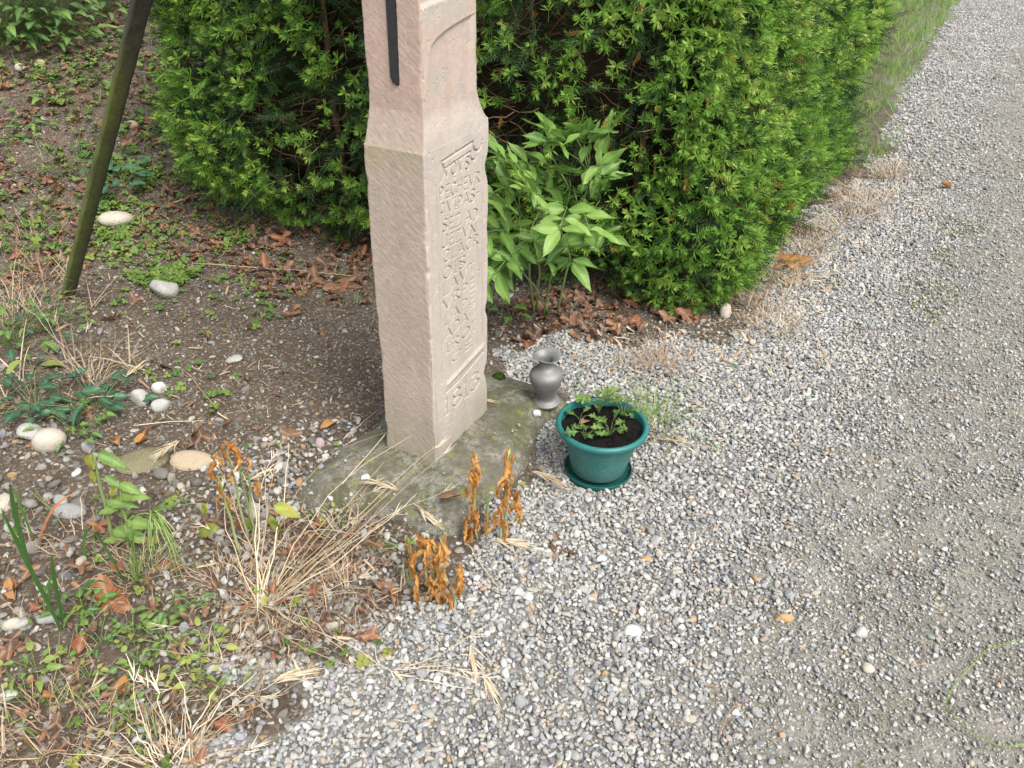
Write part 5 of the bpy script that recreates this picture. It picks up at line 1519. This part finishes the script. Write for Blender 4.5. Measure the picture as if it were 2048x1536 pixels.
# tall weed stalk
tw_ = thing('weed_stalk', 'tall green weed stalk with a drooping yellow-green tip leaf on the left', 'weed', G(226, 1085)); inv = Matrix.Translation(-Vector(tw_.location))
f_ = Vector(tw_.location); tp = RY(188, 912, f_.y); sb = MB(); sb.tube(bend(f_, tp, 0, 9, .002), taper(9, .0052, .55), 7, .35); o = sb.build('stem', m_stem, tw_); o.matrix_parent_inverse = inv
for (lx, ly, dx, dz_, sc_l, ti, K) in ((192, 905, 1, -.35, 1.0, .55, lance_g), (185, 905, -.35, -.9, .95, .95, yel_kinds), (190, 940, -.35, -.75, .7, .8, yel_kinds), (208, 950, .8, -.45, .7, .5, lance_g), (212, 1000, .9, .1, 1.0, .6, lance_g), (222, 1060, .9, .1, .9, .62, lance_g), (240, 1050, 1, -.2, .8, .55, lance_g)):
    o = link('leaf', random.choice(K), tw_, loc=RY(lx, ly, f_.y), rot=basis((dx, -.3, dz_), (0, -.6, .8)), scl=sc_l, tint=ti); o.matrix_parent_inverse = inv
tw2 = thing('weed_stalk', 'thinner green weed stalk with pale toothed leaves right of the tall one', 'weed', G(262, 1090)); inv = Matrix.Translation(-Vector(tw2.location))
f_ = Vector(tw2.location); tp = RY(236, 962, f_.y); sb = MB(); sb.tube(bend(f_, tp, 0, 9, .002), taper(9, .0036, .55), 6, .45); o = sb.build('stem', m_stem, tw2); o.matrix_parent_inverse = inv
for (lx, ly, dx, dz_, sc_l, ti, K) in ((236, 965, 1, -.3, .8, .7, lance_g), (236, 970, -.6, -.6, .7, .85, yel_kinds), (240, 990, .9, .25, 1.0, .75, lance_g), (246, 1010, -.8, -.1, .8, .7, lance_g), (250, 1040, 1, .05, 1.1, .75, lance_g), (256, 1065, .8, -.2, .9, .8, lance_g), (258, 1075, -.9, .1, .8, .65, lance_g)):
    o = link('leaf', random.choice(K), tw2, loc=RY(lx, ly, f_.y), rot=basis((dx, -.3, dz_), (0, -.6, .8)), scl=sc_l, tint=ti); o.matrix_parent_inverse = inv
# drooping pale grass
cg = thing('drooping_grass', 'pale green grass head of long drooping awns beside the tall weed stalk', 'grass', G(275, 1165)); inv = Matrix.Translation(-Vector(cg.location))
f_ = Vector(cg.location); b = MB()
knot = RY(302, 1028, f_.y)
b.tube(bend(f_, RY(262, 1040, f_.y), 0, 6, .003), .0022, 5, .6); b.tube(bend(RY(262, 1040, f_.y), knot, .01, 5), .002, 5, .6)
for i in range(34):
    a = random.uniform(-.5, 2.2); hx = 302 + random.uniform(-8, 75) ; hy = 1085 + random.uniform(-15, 75)
    e_ = RY(hx, hy, f_.y + random.uniform(-.06, .04))
    p_ = knot + Vector((random.uniform(0, .02), random.uniform(-.01, .01), random.uniform(-.01, .012)))
    b.ribbon(bend(p_, e_, random.uniform(.015, .04), 8, .002), taper(8, .003, .3), random.uniform(.65, 1), fold=.3)
for i in range(9):
    e_ = RY(400 + random.uniform(-60, 10), 985 + random.uniform(-25, 30), f_.y + random.uniform(0, .1))
    b.ribbon(bend(knot, e_, random.uniform(-.01, .015), 8, .002), taper(8, .0032, .3), random.uniform(.5, .8), fold=.3)
for i in range(22):
    e_ = RY(275 + random.gauss(0, 32), 1120 + random.gauss(0, 40), f_.y + random.uniform(-.05, .05))
    b.ribbon(bend(f_, e_, random.uniform(.0, .03), 6, .003), taper(6, .0028, .3), random.uniform(.5, 1), fold=.3)
o = b.build('awns', m_blade, cg, kind='stuff'); o.matrix_parent_inverse = inv
DK = 'dark creeping plants at the left edge'
weed('dark green creeping plant touching the left edge, above the whitish boulder pebble', (70, 815), 26, .16, 1.25, dark_g, .4, .3, 'creeping_plant', 'creeping plant', h=.07)
weed('dark green creeping plant left of the cluster of three stones', (190, 820), 26, .15, 1.1, dark_g, .45, .3, 'creeping_plant', 'creeping plant', h=.06)
weed('mixed light green weed between the whitish boulder pebble and the three stones', (150, 862), 22, .12, .85, oval_g + lobed_g, .5, .4, 'weed', 'weed', h=.05)
weed('leafy green weed mass at the left edge below the brace', (30, 690), 34, .22, 1.2, oval_g + dark_g, .4, .5, 'weed', 'weed', h=.10)
weed('green weed beside dry stalks at the left edge', (100, 660), 24, .16, 1.0, oval_g, .4, .5, 'weed', 'weed', h=.08)
weed('pair of large bright green weed leaves near the left edge', (70, 745), 3, .04, 1.9, oval_g, .55, .2, 'weed', 'weed', h=.06)
weed('toothed dark nettle on the bank just right of the brace', (245, 375), 16, .15, 1.35, [leaf('leaf', .075, .04, m_dark, 'ovate', .3, .5, seed=170 + i, teeth=.2, nv=15) for i in range(3)], .8, .4, 'nettle', 'nettle', h=.09)
weed('small green rosette weed on the bank left of the brace', (60, 255), 9, .10, 1.2, oval_g, .35, .3, 'weed', 'weed', h=.03)
weed('green weed with small round leaves on the bank by the yellow-green grass', (20, 285), 10, .10, 1.1, oval_g, .3, .3, 'weed', 'weed', h=.03)
weed('small green weed on the bank under the top of the brace', (200, 165), 8, .10, 1.2, oval_g, .35, .3, 'weed', 'weed', h=.03)
weed('green weed beside the brace halfway down the bank', (100, 200), 8, .10, 1.2, oval_g, .35, .3, 'weed', 'weed', h=.03)
weed('leafy weed by the hedge left end', (345, 100), 8, .10, 1.0, oval_g, .35, .3, 'weed', 'weed', h=.03)
# creeping weeds among the stones at the bottom left
CW = 'creeping weeds among stones at the lower left'
for i, (x, y, n, r_, s0_, ti, lab) in enumerate((
    (270, 1270, 14, .06, .75, .45, 'creeping green weed behind the big tan crinkled leaf'), (330, 1290, 14, .06, .8, .5, 'creeping green weed spreading towards the straw tuft'),
    (205, 1290, 12, .06, .75, .45, 'creeping green weed just below the big tan crinkled leaf'), (280, 1330, 14, .055, .7, .5, 'dense creeping weed right of the rusty crumpled leaf'),
    (370, 1340, 13, .06, .8, .85, 'yellowing creeping weed nearest the straw tuft'), (420, 1300, 10, .06, .8, .9, 'sparse yellowing weed between the straw tufts'),
    (250, 1390, 12, .05, .65, .45, 'small creeping weed right of the low bright orange leaf'), (180, 1360, 9, .05, .7, .8, 'yellow-green weed left of the low bright orange leaf'),
    (340, 1230, 8, .05, .9, .35, 'dark green upright weed under the drooping grass'), (385, 1215, 7, .05, .85, .35, 'dark green weed shoots left of the straggling straw tuft'),
    (75, 1340, 9, .07, .9, .75, 'yellow-green weed leaves over pebbles at the left edge'), (170, 1230, 10, .06, .9, .3, 'dark green weed at the foot of the broad grass blades'),
    (60, 1400, 6, .06, .8, .7, 'sparse weed leaves by the white oval pebble'), (410, 1375, 8, .05, .8, .9, 'faded yellow weed above the long bleached grass head'),
    (240, 1440, 7, .05, .6, .7, 'weed sprig above the lower straw tuft'), (540, 1195, 4, .02, .9, .7, 'two-leaved green seedling in the heart of the straw tuft'),
    (680, 1050, 7, .05, .55, .6, 'small weed sprig in front of the footing'), (640, 1045, 6, .04, .55, .6, 'tiny weed sprig among gravel left of the footing tip'))):
    weed(lab, (x, y), int(n * 1.3), r_, s0_ * .74, oval_g if i % 3 else oval_g + round_g, min(.95, ti + .12), .5, 'creeping_weed', 'weed', h=.035)
weed('single bright heart-shaped green leaf beside straw stalks', (620, 1152), 2, .012, 1.15, round_g, .8, .2, 'seedling', 'seedling', h=.012)
weed('little round green leaf in gravel left of the pot', (1078, 945), 1, .004, .8, round_g, .75, .2, 'seedling', 'seedling', h=.008, stem=False)
weed('little round green leaf beside the wilted two-stalked plant', (1035, 972), 1, .004, .9, round_g, .7, .2, 'seedling', 'seedling', h=.012, stem=False)
weed('seedling with four green leaves under the hedge right of the pillar', (1020, 640), 6, .05, 1.1, [leaf('leaf', .05, .032, m_broad, 'ovate', .3, .4, seed=180)], .45, .4, 'seedling', 'seedling', h=.06)
weed('tiny green seedling by the vase', (1150, 770), 5, .02, .4, oval_g, .5, .4, 'seedling', 'seedling', h=.02)
# low bushes at the top of the bank
for (x, y, n, r_, lab) in ((15, 80, 280, .42, 'dense green bush at the top of the bank, at the left edge'), (112, 72, 250, .38, 'dense green bush at the top of the bank, towards the brace'), (215, 25, 60, .25, 'smaller green bush behind the top of the brace')):
    weed(lab, (x, y), n, r_, 1.7, oval_g + oval_g + lance_g[:1], .42, .3, 'bush', 'bush', h=.40, lo=.0)

# plants in the pot: (x, y in the pot, leaves, size, lean)
def potted(label, x, y, n, rad_, size, tint, up, h, yel=0):
    o = thing('potted_plant', label, 'potted plant', (POTTOP.x + x, POTTOP.y + y, pot_z(x, y) - .004))
    sb = MB()
    for i in range(n):
        a = i * 2.4 + random.uniform(-.4, .4)
        r_ = rad_ * random.uniform(.3, 1.0)
        q_ = Vector((r_ * .6 * math.cos(a), r_ * .6 * math.sin(a), h * random.uniform(.4, 1.1)))
        link('leaf', random.choice(lobed_g), o, loc=q_, rot=basis((math.cos(a), math.sin(a), up * random.uniform(-.3, 1.)), (0, -.2, 1), random.gauss(0, .3)), scl=size * random.uniform(.75, 1.15), tint=min(1, max(0, random.gauss(tint, .12))))
        sb.tube(bend((0, 0, -.006), q_, .004, 4), .0010, 3, .3, False)
    sb.build('stem', m_stem, o)
    return o
potted('bright green leafy cutting at the back of the pot', -.004, .070, 10, .032, .92, .62, .8, .050)
potted('two-leaved green cutting on the left of the compost', -.062, .018, 4, .030, .66, .45, .3, .022)
potted('spreading green cutting in front left of the compost, reaching over the rim', -.052, -.058, 7, .036, .72, .42, .3, .026)
potted('dusty green cutting at the front middle of the compost', .018, -.045, 9, .032, .68, .38, .6, .034)
potted('thin sprawling cutting at the right back of the pot', .066, .052, 12, .040, .45, .42, .8, .040)
ob = link('fallen_leaf', oval_kinds[0], loc=(POTTOP.x - .068, POTTOP.y - .004, pot_z(-.07, 0) + .003), rot=(0, .1, R(-70)), scl=.45, tint=.45)
tag(ob, 'dry pinkish-brown leaf lying on the compost in the pot', 'fallen leaf')

# ------------------------------------------------------------------ ground cover, verge grass and moss
clov = []
for i in range(4):
    b = MB()
    for k_ in range(3 + i % 2):
        a = k_ * 2.1 + i
        m_ = 6
        cx_, cy_ = .006 * math.cos(a), .006 * math.sin(a)
        b.add([(cx_ + .0058 * math.cos(t_), cy_ + .0058 * math.sin(t_), .008 + .002 * math.sin(t_ * 2 + i)) for t_ in np.linspace(0, 2 * math.pi, m_, endpoint=False)], [tuple(range(m_))])
    b.ribbon([(0, 0, -.006), (0, 0, .008)], .0012)
    clov.append(b.mesh('clover', m_weed, False))
def cover(x, y): return sstep(.02, .3, fbm(x * 4, y * 4, 301, 3) + .12)
ground_scatter('ground_cover', 5200, gpoly([(180, 330), (330, 330), (460, 380), (520, 460), (330, 600), (180, 520)]), lambda x, y: .15 + .85 * cover(x, y), clov, .9, 2.1, .35, .85, .3, .008)
ground_scatter('ground_cover', 4200, gpoly([(-150, 90), (330, 60), (330, 350), (180, 520), (-200, 600)]), lambda x, y: .25 + .75 * cover(x, y), clov, .9, 2.2, .2, .85, .35, .02)
ground_scatter('ground_cover', 1500, NEARSOIL, lambda x, y: .8 * cover(x, y) * (x < -.9) + .05, clov, .8, 1.8, .3, .8, .3, .006)
ground_scatter('ground_cover', 350, LOWLEFT, lambda x, y: .9 * cover(x, y), clov, .8, 1.7, .4, .95, .4, .012)
gb = []
for i in range(6):
    b = MB()
    for k_ in range(5):
        a = random.random() * 6.28; ln = random.uniform(.6, 1.1)
        b.ribbon(bend((random.gauss(0, .05), random.gauss(0, .05), 0), (math.cos(a) * .5 * ln, math.sin(a) * .5 * ln, ln), random.uniform(-.05, .15), 5), taper(5, .035, .15))
    gb.append(b.mesh('blade', m_bladei))
gbr = []
for i in range(4):
    b = MB()
    for k_ in range(5):
        a = random.random() * 6.28; ln = random.uniform(.5, 1.1)
        b.ribbon(bend((random.gauss(0, .05), random.gauss(0, .05), 0), (math.cos(a) * .8 * ln, math.sin(a) * .8 * ln, ln * .6), random.uniform(-.05, .15), 5), taper(5, .03, .15))
    gbr.append(b.mesh('blade', m_rusti))
VERGE = [tuple(G(*p_)[:2]) for p_ in ((1600, 380), (1640, 250), (1670, 150), (1680, 60), (1700, -60), (1960, -60), (1880, 60), (1840, 130), (1790, 230), (1800, 290), (1750, 330))] 
ground_scatter('verge_grass', 40000, VERGE, lambda x, y: .55 + .45 * patchy(x, y), gb, .05, .135, .2, .85, .35, .0)
ground_scatter('verge_grass', 5000, gpoly([(1740, 400), (1800, 230), (1900, 60), (1990, -40), (1960, 60), (1870, 230), (1830, 330)]), lambda x, y: .25 * patchy(x, y), gb, .03, .08, .4, 1, .3, .0)
ground_scatter('dry_grass', 5200, gpoly([(1440, 690), (1500, 560), (1600, 450), (1720, 350), (1810, 330), (1780, 420), (1680, 490), (1560, 620), (1500, 720)]), lambda x, y: .5 * patchy(x, y) + .05, gbr, .05, .15, 0, 1, .4, .0)
ground_scatter('dry_grass', 900, gpoly([(-200, 450), (120, 520), (300, 760), (100, 860), (-250, 900)]), lambda x, y: .6 * patchy(x, y), gbr, .06, .2, 0, .9, .4, .0)
ground_scatter('dry_grass', 2200, LOWLEFT, lambda x, y: .6 * patchy(x, y), gbr, .03, .11, 0, .9, .5, .0)
ground_scatter('grass', 700, LOWLEFT, lambda x, y: .4 * patchy(x + 3, y), gb, .03, .09, .2, .9, .5, .0)
ground_scatter('grass', 1800, BANK, lambda x, y: .5 * patchy(x + 3, y), gb, .03, .09, .2, .9, .5, .0)
mossk = []
for i in range(3):
    b = MB()
    for k_ in range(9):
        a = random.random() * 6.28; ln = random.uniform(.5, 1)
        b.ribbon([(0, 0, -.1), (math.cos(a) * .7 * ln, math.sin(a) * .7 * ln, .55 * ln)], [.3, .12])
    mossk.append(b.mesh('moss', m_moss))
ground_scatter('moss', 14000, gpoly([(1790, 460), (1860, 430), (1990, 460), (2000, 520), (1880, 640), (1830, 720), (1780, 700), (1800, 560)]), lambda x, y: .9 * sstep(.05, .22, fbm(x * 7, y * 7, 311, 3)), mossk, .004, .010, 0, .8, .3, .004)
ground_scatter('moss', 6000, gpoly([(1560, 900), (2100, 800), (2100, 1300), (1700, 1560), (1400, 1500)]), lambda x, y: .5 * sstep(.12, .3, fbm(x * 5, y * 5, 312, 3)), mossk, .003, .007, 0, .7, .3, .003)
# thin green runner on the lane
b = MB()
vine = thing('green_runner', 'thin bright green runner stem curving over the gravel at the lower right edge', 'stem', G(1930, 1380)); inv = Matrix.Translation(-Vector(vine.location))
pts = [G(x, y, .022) for (x, y) in ((2110, 1275), (2047, 1288), (2000, 1302), (1972, 1307), (1950, 1330), (1918, 1362), (1890, 1400), (1884, 1425), (1905, 1450), (1940, 1480), (1985, 1503), (2010, 1506), (2050, 1497), (2120, 1480))]
b.tube(pts, [.0014] * 14, 5, .35)
m_run = leafmat('runner_stem', [(0.0, (.16, .26, .04)), (1, (.3, .4, .1))], 'GEOMETRY')
o = b.build('runner', m_run, vine); o.matrix_parent_inverse = inv
def stick(label, a_, c_, r_, mat, tint, dz=.012, name='twig', cat='twig'):
    p0, p1 = G(*a_, dz), G(*c_, dz)
    p0.z = FH(p0.x, p0.y) + dz; p1.z = FH(p1.x, p1.y) + dz
    b = MB(); b.tube([p - p0 for p in bend(p0, p1, .004, 7, .003)], taper(7, r_, .5), 5, tint)
    o = b.build(name, mat, loc=p0); return tag(o, label, cat)
stick('thin red-brown twig lying on the compacted gravel', (1435, 1485), (1472, 1398), .0016, m_rust, .35)
stick('pale dry stick on gravel to the right of the pot', (1300, 884), (1440, 912), .0022, m_straw, .6, .02)
stick('long pale straw lying on dark soil left of the pillar', (385, 535), (705, 560), .0018, m_straw, .8, .02, 'straw', 'straw')
stick('straw lying under the wilted orange stalks', (270, 862), (412, 851), .0018, m_straw, .9, .02, 'straw', 'straw')
stick('straw pointing out of the pebbles at the pale stone cluster', (180, 812), (270, 806), .0020, m_straw, .9, .03, 'straw', 'straw')
stick('bent stalk on soil right of the stone cluster', (365, 745), (435, 825), .0018, m_straw, .5, .02, 'straw', 'straw')
stick('long pale stalk leaning across the footing towards the pillar', (690, 1010), (850, 850), .0017, m_straw, .75, .05, 'straw', 'straw')
stick('straw lying on gravel right of the thick wilted clump', (930, 1095), (998, 1188), .0018, m_straw, .8, .02, 'straw', 'straw')
stick('straw on soil at the left edge of the footing', (690, 905), (765, 832), .0016, m_straw, .7, .03, 'straw', 'straw')
